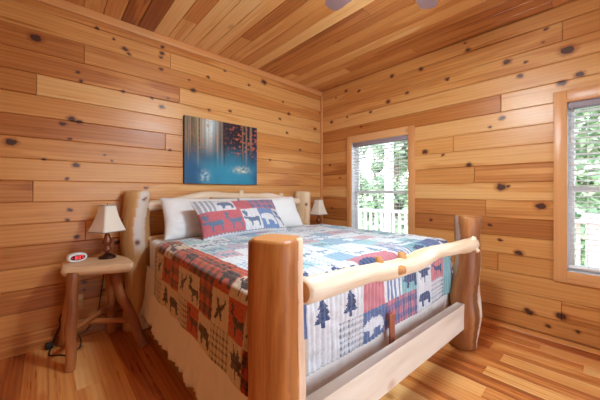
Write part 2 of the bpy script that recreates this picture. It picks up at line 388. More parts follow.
def window(i, w, casing, label_blind, trimseed):
    y0, y1, z0, z1 = w['y0'], w['y1'], w['z0'], w['z1']
    root = empty('window_%d' % i, (XR, (y0 + y1) / 2, z0)); tag(root, kind='structure')
    def put(o): o.parent = root; o.matrix_parent_inverse = Matrix.Translation(-root.location); return o
    cw, ct, cb = casing
    # casing boards on the wall
    put(stick('window_casing', (XR - 0.011, y1 + cw / 2, z0 - cb), (XR - 0.011, y1 + cw / 2, z1 + ct), 0.022, cw, M['trim'], seed=trimseed))
    put(stick('window_casing', (XR - 0.011, y0 - cw / 2, z0 - cb), (XR - 0.011, y0 - cw / 2, z1 + ct), 0.022, cw, M['trim'], seed=trimseed + 1))
    put(stick('window_casing', (XR - 0.0105, y0, z1 + ct / 2), (XR - 0.0105, y1, z1 + ct / 2), 0.021, ct, M['trim'], seed=trimseed + 2))
    put(stick('window_casing', (XR - 0.0105, y0, z0 - cb / 2), (XR - 0.0105, y1, z0 - cb / 2), 0.021, cb, M['trim'], seed=trimseed + 3))
    # jamb lining of the opening
    D = 0.14; j = MB()
    j.box(XR - 0.002, XR + D, y0 - 0.02, y0 + 0.002, z0 - 0.02, z1 + 0.02); j.box(XR - 0.002, XR + D, y1 - 0.002, y1 + 0.02, z0 - 0.02, z1 + 0.02)
    j.box(XR - 0.002, XR + D, y0, y1, z1 - 0.002, z1 + 0.02); j.box(XR - 0.002, XR + D, y0, y1, z0 - 0.02, z0 + 0.002)
    put(j.build('window_jamb', M['white_vinyl']))
    # two sashes
    zm = 1.25 if i == 1 else 1.27
    for (a, b, xo) in ((z0 + 0.003, zm + 0.02, 0.088), (zm - 0.02, z1 - 0.003, 0.118)):
        s_ = MB(); f = 0.042; x0, x1 = XR + xo - 0.014, XR + xo + 0.014
        s_.box(x0, x1, y0 + .003, y0 + f, a, b); s_.box(x0, x1, y1 - f, y1 - .003, a, b)
        s_.box(x0, x1, y0 + f, y1 - f, a, a + f); s_.box(x0, x1, y0 + f, y1 - f, b - f, b)
        so = put(s_.build('window_sash', M['white_vinyl']))
        g = MB(); g.quad([(XR + xo, y0 + f, a + f), (XR + xo, y1 - f, a + f), (XR + xo, y1 - f, b - f), (XR + xo, y0 + f, b - f)])
        go = g.build('window_pane', M['glass'], so)
    # blind hung inside the opening
    bl = empty('window_blind', (XR + 0.035, (y0 + y1) / 2, z1), 0, label_blind, 'blind', 'white blinds in the windows')
    def putb(o): o.parent = bl; o.matrix_parent_inverse = Matrix.Translation(-bl.location); return o
    a, b = y0 + 0.008, y1 - 0.008
    putb(boxobj('head_rail', XR + 0.004, XR + 0.062, a, b, z1 - 0.052, z1 - 0.003, M['valance'], None, 0.003))
    sl = MB(); zb = z0 + 0.045; z = z1 - 0.085; hw = 0.025
    while z > zb + 0.03:
        n = 4; tilt = math.radians(-9)
        prev = None
        for sgn in (0,):
            rows = []
            for k in range(n + 1):
                q = -1 + 2 * k / n
                x = XR + 0.035 + q * hw * math.cos(tilt); zz = z + q * hw * math.sin(tilt) + 0.003 * (1 - q * q)
                rows.append((x, zz))
            bb = len(sl.v)
            for th in (0.0, 0.0022):
                for (x, zz) in rows: sl.v.append((x, a, zz + th)); sl.v.append((x, b, zz + th))
            m2 = 2 * (n + 1)
            for k in range(n):
                sl.face((bb + 2 * k, bb + 2 * k + 1, bb + 2 * k + 3, bb + 2 * k + 2))
                sl.face((bb + m2 + 2 * k, bb + m2 + 2 * k + 2, bb + m2 + 2 * k + 3, bb + m2 + 2 * k + 1))
            sl.face((bb, bb + m2, bb + m2 + 1, bb + 1)); sl.face((bb + 2 * n, bb + 2 * n + 1, bb + m2 + 2 * n + 1, bb + m2 + 2 * n))
        z -= 0.044
    putb(sl.build('slats', M['slat']))
    putb(boxobj('bottom_rail', XR + 0.010, XR + 0.060, a, b, zb - 0.018, zb, M['slat'], None, 0.003))
    cd = MB()
    for f_ in (0.14, 0.5, 0.86):
        yy = a + (b - a) * f_
        for dx in (0.009, 0.061): cd.tube([(XR + dx, yy, zb - 0.01), (XR + dx, yy, z1 - 0.04)], 0.0012, 5)
    putb(cd.build('ladder_cords', M['slat']))
    if i == 2:
        wd = MB(); wd.tube([(XR + 0.002, y1 - 0.03, z1 - 0.05), (XR + 0.001, y1 - 0.03, zb + 0.02)], 0.003, 6); putb(wd.build('tilt_wand', M['white_vinyl']))
    return root
window(1, W1, (0.078, 0.10, 0.10), 'white slatted blind in the window between the corner and the bed foot', 20)
window(2, W2, (0.082, 0.10, 0.095), 'white slatted blind in the window nearest the camera, cut by the photo edge', 30)

def added_glass_door():  # unseen door added behind the camera to bring daylight to the bed foot
    x0, x1, z0, z1 = DR['x0'], DR['x1'], DR['z0'], DR['z1']
    root = empty('added_door_1', ((x0 + x1) / 2, YF, 0)); tag(root, kind='structure')
    def put(o): o.parent = root; o.matrix_parent_inverse = Matrix.Translation(-root.location); return o
    put(stick('added_door_casing', (x0 - .04, YF + .011, 0.0), (x0 - .04, YF + .011, z1 + .09), .08, .022, M['trim'], seed=70)); put(stick('added_door_casing', (x1 + .04, YF + .011, 0.0), (x1 + .04, YF + .011, z1 + .09), .08, .022, M['trim'], seed=71))
    put(stick('added_door_casing', (x0, YF + .0105, z1 + .045), (x1, YF + .0105, z1 + .045), .021, .09, M['trim'], seed=72))
    xm = (x0 + x1) / 2
    for (a, b, yo) in ((x0, xm + .03, -.05), (xm - .03, x1, -.09)):
        s_ = MB(); f = .06; ya, yb_ = YF + yo - .016, YF + yo + .016
        s_.box(a, a + f, ya, yb_, z0, z1); s_.box(b - f, b, ya, yb_, z0, z1); s_.box(a + f, b - f, ya, yb_, z0, z0 + f); s_.box(a + f, b - f, ya, yb_, z1 - f, z1)
        so = put(s_.build('added_sliding_panel', M['white_vinyl'])); g = MB(); g.quad([(a + f, YF + yo, z0 + f), (b - f, YF + yo, z0 + f), (b - f, YF + yo, z1 - f), (a + f, YF + yo, z1 - f)]); g.build('added_door_pane', M['glass'], so)
added_glass_door()

# ------------------------------------------------------------------ outside
M['deck'] = pine('weathered_deck', [(0, rgb(120, 105, 92)), (1, rgb(176, 160, 142))], (), 0.05)
M['rail'] = plain('pale_painted_rail', rgb(226, 222, 220), 0.6)
boards('porch_floor', M['deck'], (XR + 0.16, -4.0, -0.06), (0, 1, 0), (1, 0, 0), (0, 0, 1), 10.0, edges(0, 1.9, 0.14), seed=40)
boxobj('ground', XR + 1.0, 60, -40, 50, -2.4, -2.2, plain('forest_floor', rgb(96, 108, 62), 0.9), None)['kind'] = 'structure'
pr = empty('porch_railing', (4.9, 1.0, -0.06), 0, 'white porch railing with square balusters outside the windows', 'railing')
def rl(name, *a):
    o = boxobj(name, *a, M['rail'], None); o.parent = pr; o.matrix_parent_inverse = Matrix.Translation(-pr.location); return o
rl('top_rail', 4.83, 4.97, -3.0, 6.0, 0.86, 0.90); rl('bottom_rail', 4.87, 4.93, -3.0, 6.0, 0.05, 0.09)
for y in (-2.4, 0.10, 2.82, 5.4): rl('post', 4.84, 4.96, y - .06, y + .06, -0.06, 2.75 if y in (2.82, 5.4) else 0.98)
y = -2.9
while y < 5.9:
    if min(abs(y - q) for q in (-2.4, 0.10, 2.82, 5.4)) > .07: rl('baluster', 4.88, 4.92, y - .02, y + .02, 0.09, 0.86)
    y += 0.125

lf = NT('sunlit_leaves'); at_ = lf.attr('tone')
lc = lf.ramp(lf.n('ShaderNodeSeparateColor').outputs[0], [(0, rgb(110, 140, 105)), (1, rgb(190, 208, 170))])
sepn = [n for n in lf.t.nodes if n.type == 'SEPARATE_COLOR'][0]; lf.l(at_.outputs['Color'], sepn.inputs[0])
lf.bsdf(lc, 0.7, 0.2); M['leaf'] = lf.m
M['bark'] = plain('grey_bark', rgb(110, 95, 80), 0.9)
def tree(x, y, h, r, seed, label):
    rnd = random.Random(seed)
    root = empty('tree', (x, y, -2.2), 0, label, 'tree', 'trees beyond the porch')
    tk = MB(); tk.tube([(0, 0, 0), (rnd.uniform(-.1, .1), rnd.uniform(-.1, .1), h * .5), (0, 0, h * .9)], [.16, .12, .04], 10, bump=.1, seed=seed); tk.build('trunk', M['bark'], root)
    c = MB(); blobs = []
    for k in range(22):
        a = rnd.uniform(0, 2 * PI); rr = r * math.sqrt(rnd.random()); zz = rnd.uniform(.10, 1.0) * h
        rr *= 1 - .55 * max(0, zz / h - .6) / .4
        blobs.append((rr * math.cos(a), rr * math.sin(a), zz, rnd.uniform(.35, .75)))
    for k in range(6500):
        bx, by, bz, br = rnd.choice(blobs)
        d = Vector((rnd.gauss(0, 1), rnd.gauss(0, 1), rnd.gauss(0, 1))).normalized() * br * rnd.random() ** .4
        p = Vector((bx, by, bz)) + d
        e1 = Vector((rnd.gauss(0, 1), rnd.gauss(0, 1), rnd.gauss(0, 1))).normalized(); e2 = e1.orthogonal().normalized()
        q_ = 1 + (x - 9) / 14; s1, s2 = rnd.uniform(.08, .14) * q_, rnd.uniform(.05, .10) * q_
        c.quad([p - e1 * s1, p - e2 * s2, p + e1 * s1, p + e2 * s2], None, 0, (rnd.random(), 0, 0))
    c.build('foliage', M['leaf'], root)
tree(9.3, 5.0, 6.2, 1.1, 1, 'leafy green tree nearest the porch, seen through the corner-side window')
tree(11.0, 9.0, 7.0, 1.3, 2, 'leafy green tree at the corner edge of the corner-side window view')
tree(14.8, 6.6, 8.0, 1.6, 3, 'leafy green tree in the second row behind the corner-side window')
tree(19.0, 12.2, 9.5, 2.2, 4, 'tall leafy green tree far back towards the corner edge of the corner-side window')
tree(21.0, 6.2, 9.5, 2.2, 5, 'tall leafy green tree far back, past the foot-side edge of the corner-side window')
tree(9.0, 0.6, 6.0, 1.2, 6, 'leafy green tree nearest the porch, seen through the window at the photo edge')
tree(13.4, 1.2, 8.0, 1.7, 7, 'leafy green tree in the second row behind the window at the photo edge')
tree(18.5, -0.6, 9.5, 2.2, 8, 'tall leafy green tree far back behind the window at the photo edge')

# ------------------------------------------------------------------ log wood
def logmat(name, stops, knot=0.25, rough=0.45, dark=0.5, strips=(), spots=(), fibre=0.35):
    t = NT(name); uv = t.uv(); oc = t.obj(); at = t.attr('tone')
    sp = t.n('ShaderNodeSeparateColor'); t.l(at.outputs['Color'], sp.inputs[0])
    g = t.noise(t.vmath('MULTIPLY', uv, (2.0, 16.0, 1)), 1.0, 5, 0.6, 0.5)
    g2 = t.noise(t.vmath('MULTIPLY', uv, (4.0, 90.0, 1)), 1.0, 3, 0.6)
    low = t.noise(t.vmath('MULTIPLY', uv, (0.9, 6.0, 1)), 1.0, 2, 0.5, 0.4)
    f = t.math('MULTIPLY_ADD', t.math('SUBTRACT', g, 0.5), 0.75, t.math('MULTIPLY_ADD', t.math('SUBTRACT', low, 0.5), 1.5, 0.5))
    f = t.math('MULTIPLY_ADD', t.math('SUBTRACT', g2, 0.5), fibre, f)
    f = t.math('MULTIPLY_ADD', t.math('SUBTRACT', sp.outputs[0], 0.5), 0.2, f, clamp=True)
    col = t.ramp(f, stops)
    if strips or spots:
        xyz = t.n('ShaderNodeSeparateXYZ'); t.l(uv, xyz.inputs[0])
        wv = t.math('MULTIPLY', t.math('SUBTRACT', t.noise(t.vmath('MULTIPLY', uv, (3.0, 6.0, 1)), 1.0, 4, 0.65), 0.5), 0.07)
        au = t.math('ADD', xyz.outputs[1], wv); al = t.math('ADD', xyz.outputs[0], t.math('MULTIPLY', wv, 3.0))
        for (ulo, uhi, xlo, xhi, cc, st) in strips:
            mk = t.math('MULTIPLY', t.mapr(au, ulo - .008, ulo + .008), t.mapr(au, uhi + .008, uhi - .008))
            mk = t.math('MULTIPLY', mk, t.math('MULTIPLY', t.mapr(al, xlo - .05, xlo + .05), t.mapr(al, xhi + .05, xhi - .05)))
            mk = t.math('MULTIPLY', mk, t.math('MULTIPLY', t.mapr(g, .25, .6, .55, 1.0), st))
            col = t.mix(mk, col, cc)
    v = t.n('ShaderNodeTexVoronoi'); t.l(t.vmath('MULTIPLY', uv, (3.6, 5.0, 1)), v.inputs['Vector']); v.inputs['Scale'].default_value = 1.0
    vs = t.n('ShaderNodeSeparateColor'); t.l(v.outputs['Color'], vs.inputs[0])
    keep = t.math('LESS_THAN', vs.outputs[0], knot)
    core = t.math('MULTIPLY', t.mapr(v.outputs['Distance'], 0.10, 0.05), keep); halo = t.math('MULTIPLY', t.mapr(v.outputs['Distance'], 0.24, 0.09), keep)
    col = t.mix(t.math('MULTIPLY', halo, 0.5), col, rgb(168, 104, 56)); col = t.mix(t.math('MULTIPLY', core, 0.85), col, rgb(92, 54, 34))
    for (sx_, su_, sr_) in spots:
        dl = t.vmath('LENGTH', t.vmath('MULTIPLY_ADD', uv, (1 / sr_, 1 / sr_, 0), (-sx_ / sr_, -su_ / sr_, 0)))
        col = t.mix(t.math('MULTIPLY', t.mapr(dl, 2.0, 0.8), 0.5), col, rgb(150, 96, 58)); col = t.mix(t.math('MULTIPLY', t.mapr(dl, 1.0, 0.6), 0.85), col, rgb(96, 56, 40))
    cr = t.mapr(t.noise(t.vmath('MULTIPLY', uv, (1.4, 55.0, 1)), 1.0, 2, 0.5), 0.30, 0.25)
    col = t.mix(t.math('MULTIPLY', cr, dark), col, rgb(104, 62, 34))
    return t.bsdf(col, rough, 0.45, t.bump(t.math('MULTIPLY_ADD', g2, 0.3, g), 0.25, 0.006))
M['log'] = logmat('peeled_log', [(0.0, rgb(166, 100, 50)), (0.35, rgb(198, 138, 82)), (0.65, rgb(220, 174, 122)), (1.0, rgb(236, 212, 180))])
M['log_pale'] = logmat('pale_peeled_log', [(0.0, rgb(180, 126, 78)), (0.4, rgb(214, 176, 132)), (0.7, rgb(230, 208, 178)), (1.0, rgb(238, 226, 208))])
M['log_honey'] = logmat('honey_peeled_log', [(0.0, rgb(162, 96, 46)), (0.4, rgb(196, 132, 74)), (0.75, rgb(214, 156, 98)), (1.0, rgb(226, 186, 138))], 0.05, dark=0.3)
M['log_dark'] = logmat('dark_barked_log', [(0.0, rgb(96, 54, 30)), (0.4, rgb(146, 88, 48)), (0.7, rgb(186, 126, 76)), (1.0, rgb(228, 206, 176))], 0.2, dark=0.8)
M['log_near'] = logmat('hewn_honey_log_lit_edge', [(0.0, rgb(126, 66, 26)), (0.3, rgb(170, 100, 44)), (0.55, rgb(194, 126, 64)), (0.8, rgb(206, 146, 84)), (1.0, rgb(220, 174, 118))], 0.04, dark=0.55, fibre=0.6,
    strips=[(0.435, 0.487, 0.2, 1.2, rgb(150, 88, 44), 0.75), (0.487, 0.62, 0.0, 1.2, rgb(226, 200, 178), 0.85)], spots=[(0.5, 0.47, 0.02)])  # pale strip paints cool window light onto the post's window side
M['log_white'] = logmat('whitish_peeled_log', [(0.0, rgb(178, 134, 92)), (0.35, rgb(216, 190, 158)), (0.65, rgb(232, 216, 196)), (1.0, rgb(240, 232, 222))], 0.4, dark=0.5)
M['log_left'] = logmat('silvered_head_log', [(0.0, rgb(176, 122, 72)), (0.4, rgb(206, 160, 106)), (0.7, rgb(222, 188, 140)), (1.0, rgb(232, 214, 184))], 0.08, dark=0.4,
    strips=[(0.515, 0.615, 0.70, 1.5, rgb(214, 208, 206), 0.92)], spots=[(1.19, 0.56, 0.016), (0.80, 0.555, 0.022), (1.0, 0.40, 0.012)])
M['log_corner'] = logmat('pale_head_log', [(0.0, rgb(184, 138, 94)), (0.4, rgb(214, 182, 142)), (0.7, rgb(228, 208, 182)), (1.0, rgb(236, 226, 210))], 0.3, dark=0.4, spots=[(1.08, 0.50, 0.02)])
M['log_lit_bark'] = logmat('orange_log_with_lit_bark_edge', [(0.0, rgb(92, 50, 26)), (0.4, rgb(150, 90, 46)), (0.7, rgb(190, 128, 72)), (1.0, rgb(206, 160, 108))], 0.1, dark=0.9,
    strips=[(0.475, 0.60, 0.0, 1.2, rgb(226, 216, 204), 0.9), (0.425, 0.470, 0.0, 0.75, rgb(74, 44, 28), 0.7), (0.22, 0.27, 0.6, 1.2, rgb(176, 160, 148), 0.7)])  # pale edge is bark plus window light painted into the colour
M['stool'] = logmat('sapling_log', [(0.0, rgb(96, 48, 24)), (0.4, rgb(146, 82, 42)), (0.75, rgb(180, 116, 66)), (1.0, rgb(206, 154, 102))], 0.25)
M['slab'] = logmat('pale_slab', [(0.0, rgb(196, 148, 104)), (0.4, rgb(224, 190, 150)), (0.7, rgb(230, 202, 166)), (1.0, rgb(240, 222, 194))], 0.1, dark=0.2)
M['endgrain'] = plain('cut_log_end', rgb(190, 130, 74), 0.6)
M['plank'] = logmat('pale_sawn_plank', [(0.0, rgb(196, 178, 156)), (0.4, rgb(222, 212, 198)), (0.7, rgb(230, 222, 210)), (1.0, rgb(240, 234, 226))], 0.25, dark=0.15)

def path(p0, p1, n, bow=(0, 0, 0), wob=0.0, seed=0):
    p0, p1, bow = Vector(p0), Vector(p1), Vector(bow); out = []; off = Vector((seed * 3.1, seed * 1.7, seed))
    for i in range(n + 1):
        f = i / n; p = p0.lerp(p1, f) + bow * (4 * f * (1 - f))
        if wob: p += Vector((mnoise.noise(off + Vector((f * 3, 0, 0))), mnoise.noise(off + Vector((0, f * 3, 9))), mnoise.noise(off + Vector((7, 0, f * 3))))) * wob * min(1.0, 4 * f * (1 - f) * 1.4)
        out.append(p)
    return out
def log(name, mat, pts, r0, r1, parent, seed=0, bump=0.10, n=22, chamfer=0.012, squash=None, swell=0.0, uvo=None):
    m = MB(); k = len(pts) - 1
    R = []
    for i in range(k + 1):
        f = i / k; R.append(r0 + (r1 - r0) * f + swell * math.sin(f * PI * 2.3 + seed) * r0)
    a, b = Vector(pts[0]), Vector(pts[-1]); da = (Vector(pts[1]) - a).normalized(); db = (b - Vector(pts[-2])).normalized()
    P = [a, a + da * chamfer] + list(pts[1:-1]) + [b - db * chamfer, b]
    RR = [R[0] - chamfer, R[0]] + R[1:-1] + [R[-1], R[-1] - chamfer]
    m.endmat = True
    m.tube(P, RR, n, 0, bump, seed, squash=squash, uvo=uvo)
    return m.build(name, [mat, M['endgrain']], parent)

# ------------------------------------------------------------------ bed
BED = (1.6, 1.85, 0.0); BROT = math.radians(-1.5)
bed = empty('log_bed', BED, BROT, 'rustic log bed frame with four thick peeled posts and a crooked rail at the foot', 'bed')
def sq(p, amt): return lambda a: 1 + amt * (abs(math.cos(2 * (a + p))) - 0.5)
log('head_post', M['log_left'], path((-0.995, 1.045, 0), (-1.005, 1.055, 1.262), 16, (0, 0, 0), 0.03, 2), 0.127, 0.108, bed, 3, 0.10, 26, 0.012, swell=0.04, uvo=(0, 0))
log('head_post', M['log_corner'], path((1.03, 1.05, 0), (1.045, 1.05, 1.255), 16, (0, 0, 0), 0.03, 5), 0.13, 0.112, bed, 6, 0.10, 26, 0.012, swell=0.04, uvo=(0, 0))
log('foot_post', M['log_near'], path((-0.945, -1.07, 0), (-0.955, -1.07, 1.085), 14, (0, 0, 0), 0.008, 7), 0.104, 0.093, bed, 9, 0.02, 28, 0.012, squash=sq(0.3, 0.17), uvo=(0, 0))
log('foot_post', M['log_lit_bark'], path((0.93, -1.05, 0), (0.98, -1.066, 1.056), 16, (0.010, 0, 0), 0.025, 11), 0.103, 0.099, bed, 12, 0.12, 26, 0.012, swell=0.05, uvo=(0, 0))
# foot log with branch stubs
fl = path((-0.84, -1.085, 0.862), (0.880, -1.135, 0.850), 26, (0, 0, -0.012), 0.04, 4)
fo = log('foot_rail_log', M['log_white'], fl, 0.051, 0.045, bed, 21, 0.24, 22, 0.012)
for (f, d, ln, r) in ((0.30, (0.0, 0.25, 1.0), 0.075, 0.022), (0.42, (0.3, 0.3, 1.0), 0.08, 0.024), (0.34, (0.75, -0.7, 0.05), 0.085, 0.026), (0.47, (0.8, -0.25, 0.3), 0.085, 0.022), (0.95, (0.1, -0.6, -0.5), 0.075, 0.018), (0.96, (0.0, -0.4, 0.8), 0.070, 0.020)):
    p = fl[round(f * 26)]; d = Vector(d).normalized(); mb = MB(); mb.tube([p, p + d * ln * .7, p + d * ln], [r * 1.5, r, r * .75], 10, 0, 0.15, int(f * 100))
    st = mb.build('branch_stub', M['endgrain' if f < 0.9 else 'log_white'], bed)
# lower foot plank
rp = MB(); tone = (.6, .5, .5)
def pl_box(mb, x0, x1, y0, y1, z0a, z1a, z0b, z1b, yoff):
    P = [(x0, y0, z0a), (x1, y0 + yoff, z0b), (x1, y1 + yoff, z0b), (x0, y1, z0a), (x0, y0, z1a), (x1, y0 + yoff, z1b), (x1, y1 + yoff, z1b), (x0, y1, z1a)]
    for q in ((0, 3, 2, 1), (4, 5, 6, 7), (0, 1, 5, 4), (1, 2, 6, 5), (2, 3, 7, 6), (3, 0, 4, 7)):
        mb.quad([P[i] for i in q], [(P[i][0] + 3, P[i][1] + P[i][2] + 7) for i in q], 0, tone)
pl_box(rp, -0.86, 0.88, -1.085, -1.03, 0.205, 0.395, 0.175, 0.37, 0.0)
bevel(rp.build('foot_rail', M['plank'], bed), 0.008)
bm_ = None
cs = MB(); cs.box(-0.07, -0.02, -0.998, -0.985, 0.30, 0.52); bevel(cs.build('center_brace', plain('red_brown_board', rgb(150, 84, 60), 0.5), bed), 0.003)
# side rails and slats under the mattress
for sx in (-1, 1):
    log('side_rail', M['log'], path((sx * 0.885, -1.0, 0.237), (sx * 0.885, 0.98, 0.237), 14, (0, 0, 0), 0.006, sx + 2), 0.038, 0.038, bed, 31 + sx, 0.06, 16, 0.006)
for k in range(5):
    yy = -0.8 + k * 0.42; boxobj('cross_slat', -0.94, 0.94, yy - .045, yy + .045, 0.262, 0.285, M['plank'], bed, 0.003)
# headboard logs and spindles
hl = path((-0.93, 1.03, 1.115), (0.95, 1.03, 1.115), 28, (0, 0, 0.105), 0.06, 8)
log('headboard_log', M['log_white'], hl, 0.047, 0.045, bed, 41, 0.24, 18, 0.012)
for (f, ln, r) in ((0.5, .08, .03), (0.82, 0.07, .028)):
    p = hl[round(f * 28)]; mb = MB(); mb.tube([p, p + Vector((.02, -.03, 1)).normalized() * ln], [r * 1.3, r], 10, 0, .1, 3); mb.build('branch_stub', M['log_pale'], bed)
log('headboard_log', M['log_pale'], path((-0.93, 1.0, 0.79), (0.95, 1.0, 0.79), 20, (0, 0, 0), 0.02, 18), 0.05, 0.05, bed, 43, 0.12, 18, 0.01)
for k in range(5):
    x = -0.62 + k * 0.31; p1 = hl[round((x + .93) / 1.88 * 28)]
    log('headboard_spindle', M['log_honey'], path((x, 1.005, 0.80), (x, 1.03, p1.z - 0.01), 6, (0, 0, 0), 0.015, k), 0.030, 0.027, bed, 50 + k, 0.1, 12, 0.004)

# ------------------------------------------------------------------ mattress, box spring, skirt
def fabric(name, col, rough=0.85, weave=260.0, strength=0.12, sheen=0.2):
    t = NT(name); oc = t.obj(); nz = t.noise(oc, weave, 2, 0.6); n2 = t.noise(oc, 9.0, 3, 0.6)
    c = t.mix(t.math('MULTIPLY', n2, 0.06), col, rgb(170, 165, 165))
    return t.bsdf(c, rough, 0.2, t.bump(nz, strength, 0.002), Sheen_Weight=sheen)
M['white_sheet'] = fabric('white_cotton', rgb(236, 240, 244))
M['skirt'] = fabric('textured_white_skirt', rgb(238, 234, 232), 0.9, 70.0, 0.8)
M['ticking'] = fabric('white_mattress_ticking', rgb(232, 232, 234))
def on_bed(o): o.location = (BED[0], BED[1], 0); o.rotation_euler = (0, 0, BROT); return o
def rounded(name, x0, x1, y0, y1, z0, z1, r, mat):
    m = MB(); m.box(x0, x1, y0, y1, z0, z1); o = m.build(name, mat); md = o.modifiers.new('bevel', 'BEVEL'); md.width = r; md.segments = 4
    for p in o.data.polygons: p.use_smooth = True
    return on_bed(o)
tag(rounded('box_spring', -0.93, 0.93, -0.90, 0.90, 0.287, 0.53, 0.02, M['ticking']), 'white box spring on the bed frame under the mattress', 'box spring')
tag(rounded('mattress', -0.945, 0.945, -0.915, 0.90, 0.532, 0.822, 0.05, M['white_sheet']), 'white sheeted mattress under the patchwork quilt', 'mattress')

def skirt():
    """gathered valance hanging from under the mattress on the two long sides and the foot"""
    m = MB(); X = 0.965; Y0 = -0.945; Y1 = 0.86
    pts = []
    n1, n2 = 120, 110
    for i in range(n1 + 1): pts.append((Vector((-X, Y1 + (Y0 - Y1) * i / n1, 0)), Vector((-1, 0, 0))))
    for i in range(1, n2): pts.append((Vector((-X + 2 * X * i / n2, Y0, 0)), Vector((0, -1, 0))))
    for i in range(n1 + 1): pts.append((Vector((X, Y0 + (Y1 - Y0) * i / n1, 0)), Vector((1, 0, 0))))
    rows = 16; N = len(pts)
    for j in range(rows + 1):
        f = j / rows
        for i, (p, nn) in enumerate(pts):
            side = abs(nn.x) > .5
            zb = (0.178 if side else 0.27) + 0.012 * mnoise.noise(Vector((i * .12, 3, 0)))
            z = 0.60 + (zb - 0.60) * f
            w = 0.034 * f * (mnoise.noise(Vector((i * .16, f * 1.4, 5))) + .6 * mnoise.noise(Vector((i * .45, f * 4, 8))) + .12 * mnoise.noise(Vector((i * .9, f * 9, 2))))
            out = (0.045 if side else 0.0) * f ** 1.3 * min(1, max(0.0, 1 if not side else 1)) + (w if side else w * .4)
            if side: # keep clear of the corner posts
                e = min(1, max(0, (p.y - Y0) / 0.2), 1); out = out * e if nn.x < 0 or True else out
            q = p + nn * out
            m.v.append((q.x, q.y, z))
    for j in range(rows):
        for i in range(N - 1):
            m.face((j * N + i, (j + 1) * N + i, (j + 1) * N + i + 1, j * N + i + 1), None, 0, (1, 1, 1), True)
    o = m.build('bed_skirt', M['skirt']); s_ = o.modifiers.new('thick', 'SOLIDIFY'); s_.thickness = 0.004; s_.offset = -1
    return on_bed(o)
tag(skirt(), 'wrinkled white bed skirt hanging below the quilt', 'bed skirt')

# ------------------------------------------------------------------ quilt
SIL = {
 'moose': [[(.08,.60),(.16,.55),(.30,.56),(.62,.52),(.86,.56),(.93,.48),(.90,.34),(.86,.10),(.79,.10),(.79,.30),(.70,.34),(.46,.32),(.44,.10),(.37,.10),(.36,.32),(.28,.40),(.22,.46),(.10,.46),(.04,.52)],
           [(.20,.58),(.10,.72),(.02,.90),(.10,.84),(.13,.93),(.18,.82),(.24,.92),(.27,.80),(.36,.88),(.34,.72),(.28,.58)]],
 'elk': [[(.10,.66),(.22,.70),(.32,.56),(.66,.54),(.88,.60),(.92,.50),(.84,.38),(.92,.12),(.85,.10),(.74,.34),(.48,.36),(.40,.10),(.33,.12),(.36,.36),(.28,.44),(.20,.58),(.08,.60)],
         [(.20,.68),(.14,.80),(.10,.94),(.17,.84),(.22,.96),(.25,.82),(.34,.92),(.30,.78),(.26,.68)]],
 'bear': [[(.05,.50),(.12,.62),(.20,.70),(.26,.66),(.40,.72),(.70,.70),(.88,.60),(.94,.40),(.92,.14),(.78,.14),(.76,.32),(.60,.36),(.44,.34),(.42,.14),(.28,.14),(.26,.36),(.18,.42),(.06,.42)]],
 'bird': [[(.16,.16),(.30,.40),(.36,.60),(.28,.82),(.40,.76),(.50,.58),(.70,.70),(.86,.90),(.80,.66),(.62,.48),(.58,.30),(.66,.18),(.52,.26),(.42,.34),(.30,.20)]],
 'leaf': [[(.5,.1),(.54,.34),(.82,.30),(.72,.46),(.92,.62),(.68,.66),(.62,.90),(.5,.70),(.36,.90),(.32,.66),(.08,.62),(.28,.46),(.18,.30),(.46,.34)]],
 'tree': [[(.46,.1),(.46,.22),(.2,.22),(.36,.42),(.26,.42),(.40,.62),(.32,.62),(.5,.92),(.68,.62),(.60,.62),(.74,.42),(.64,.42),(.8,.22),(.54,.22),(.54,.1)]],
}
def circ(cx, cy, rx, ry): return [(cx + rx * math.cos(2 * PI * k / 12), cy + ry * math.sin(2 * PI * k / 12)) for k in range(12)]
SIL['paw'] = [circ(.5, .32, .24, .20), circ(.18, .58, .08, .12), circ(.39, .74, .08, .13), circ(.62, .74, .08, .13), circ(.83, .58, .08, .12)]
def inside(poly, x, y):
    c = False; j = len(poly) - 1
    for i in range(len(poly)):
        (xi, yi), (xj, yj) = poly[i], poly[j]
        if (yi > y) != (yj > y) and x < (xj - xi) * (y - yi) / (yj - yi) + xi: c = not c
        j = i
    return c
def C(r, g, b): return (s2l(r), s2l(g), s2l(b))
def lerp3(a, b, f): return tuple(p + (q - p) * f for p, q in zip(a, b))
def patch(kind, u, v, pal, wu, wv):
    """colour of a patch at (u,v) in the unit square (v up)"""
    if kind == 'plaid':
        a = int(wu * 24) % 2; b = int(wv * 24) % 2
        return pal['p0'] if a + b == 0 else (pal['p1'] if a + b == 1 else pal['p2'])
    if kind == 'check':
        a = int(wu * 62) % 2; b = int(wv * 62) % 2
        return pal['dk'] if (a and b) else (lerp3(pal['cr'], pal['dk'], .35) if (a or b) else pal['cr'])
    if kind == 'stripe':
        return pal['st'] if int(u * 9) % 2 else pal['cr']
    g, nm = kind.split('_')
    bg = {'c': pal['cr'], 'r': pal['ru'], 'b': pal['bl'], 't': pal['te'], 'w': pal['wi']}[g]
    if g == 'c' and int(u * 16) % 4 == 0: bg = lerp3(bg, pal['dk'], .16)
    if nm != 'none' and nm in SIL:
        for poly in SIL[nm]:
            if inside(poly, u, v): return pal['an'] if g != 'b' else pal['cr']
    return bg
WARM = dict(p0=C(196, 78, 34), p1=C(138, 58, 34), p2=C(70, 38, 30), dk=C(92, 78, 70), cr=C(214, 196, 174), ru=C(188, 72, 34), bl=C(150, 66, 40), te=C(190, 166, 140), st=C(150, 124, 100), an=C(66, 40, 30), wi=C(150, 60, 44))
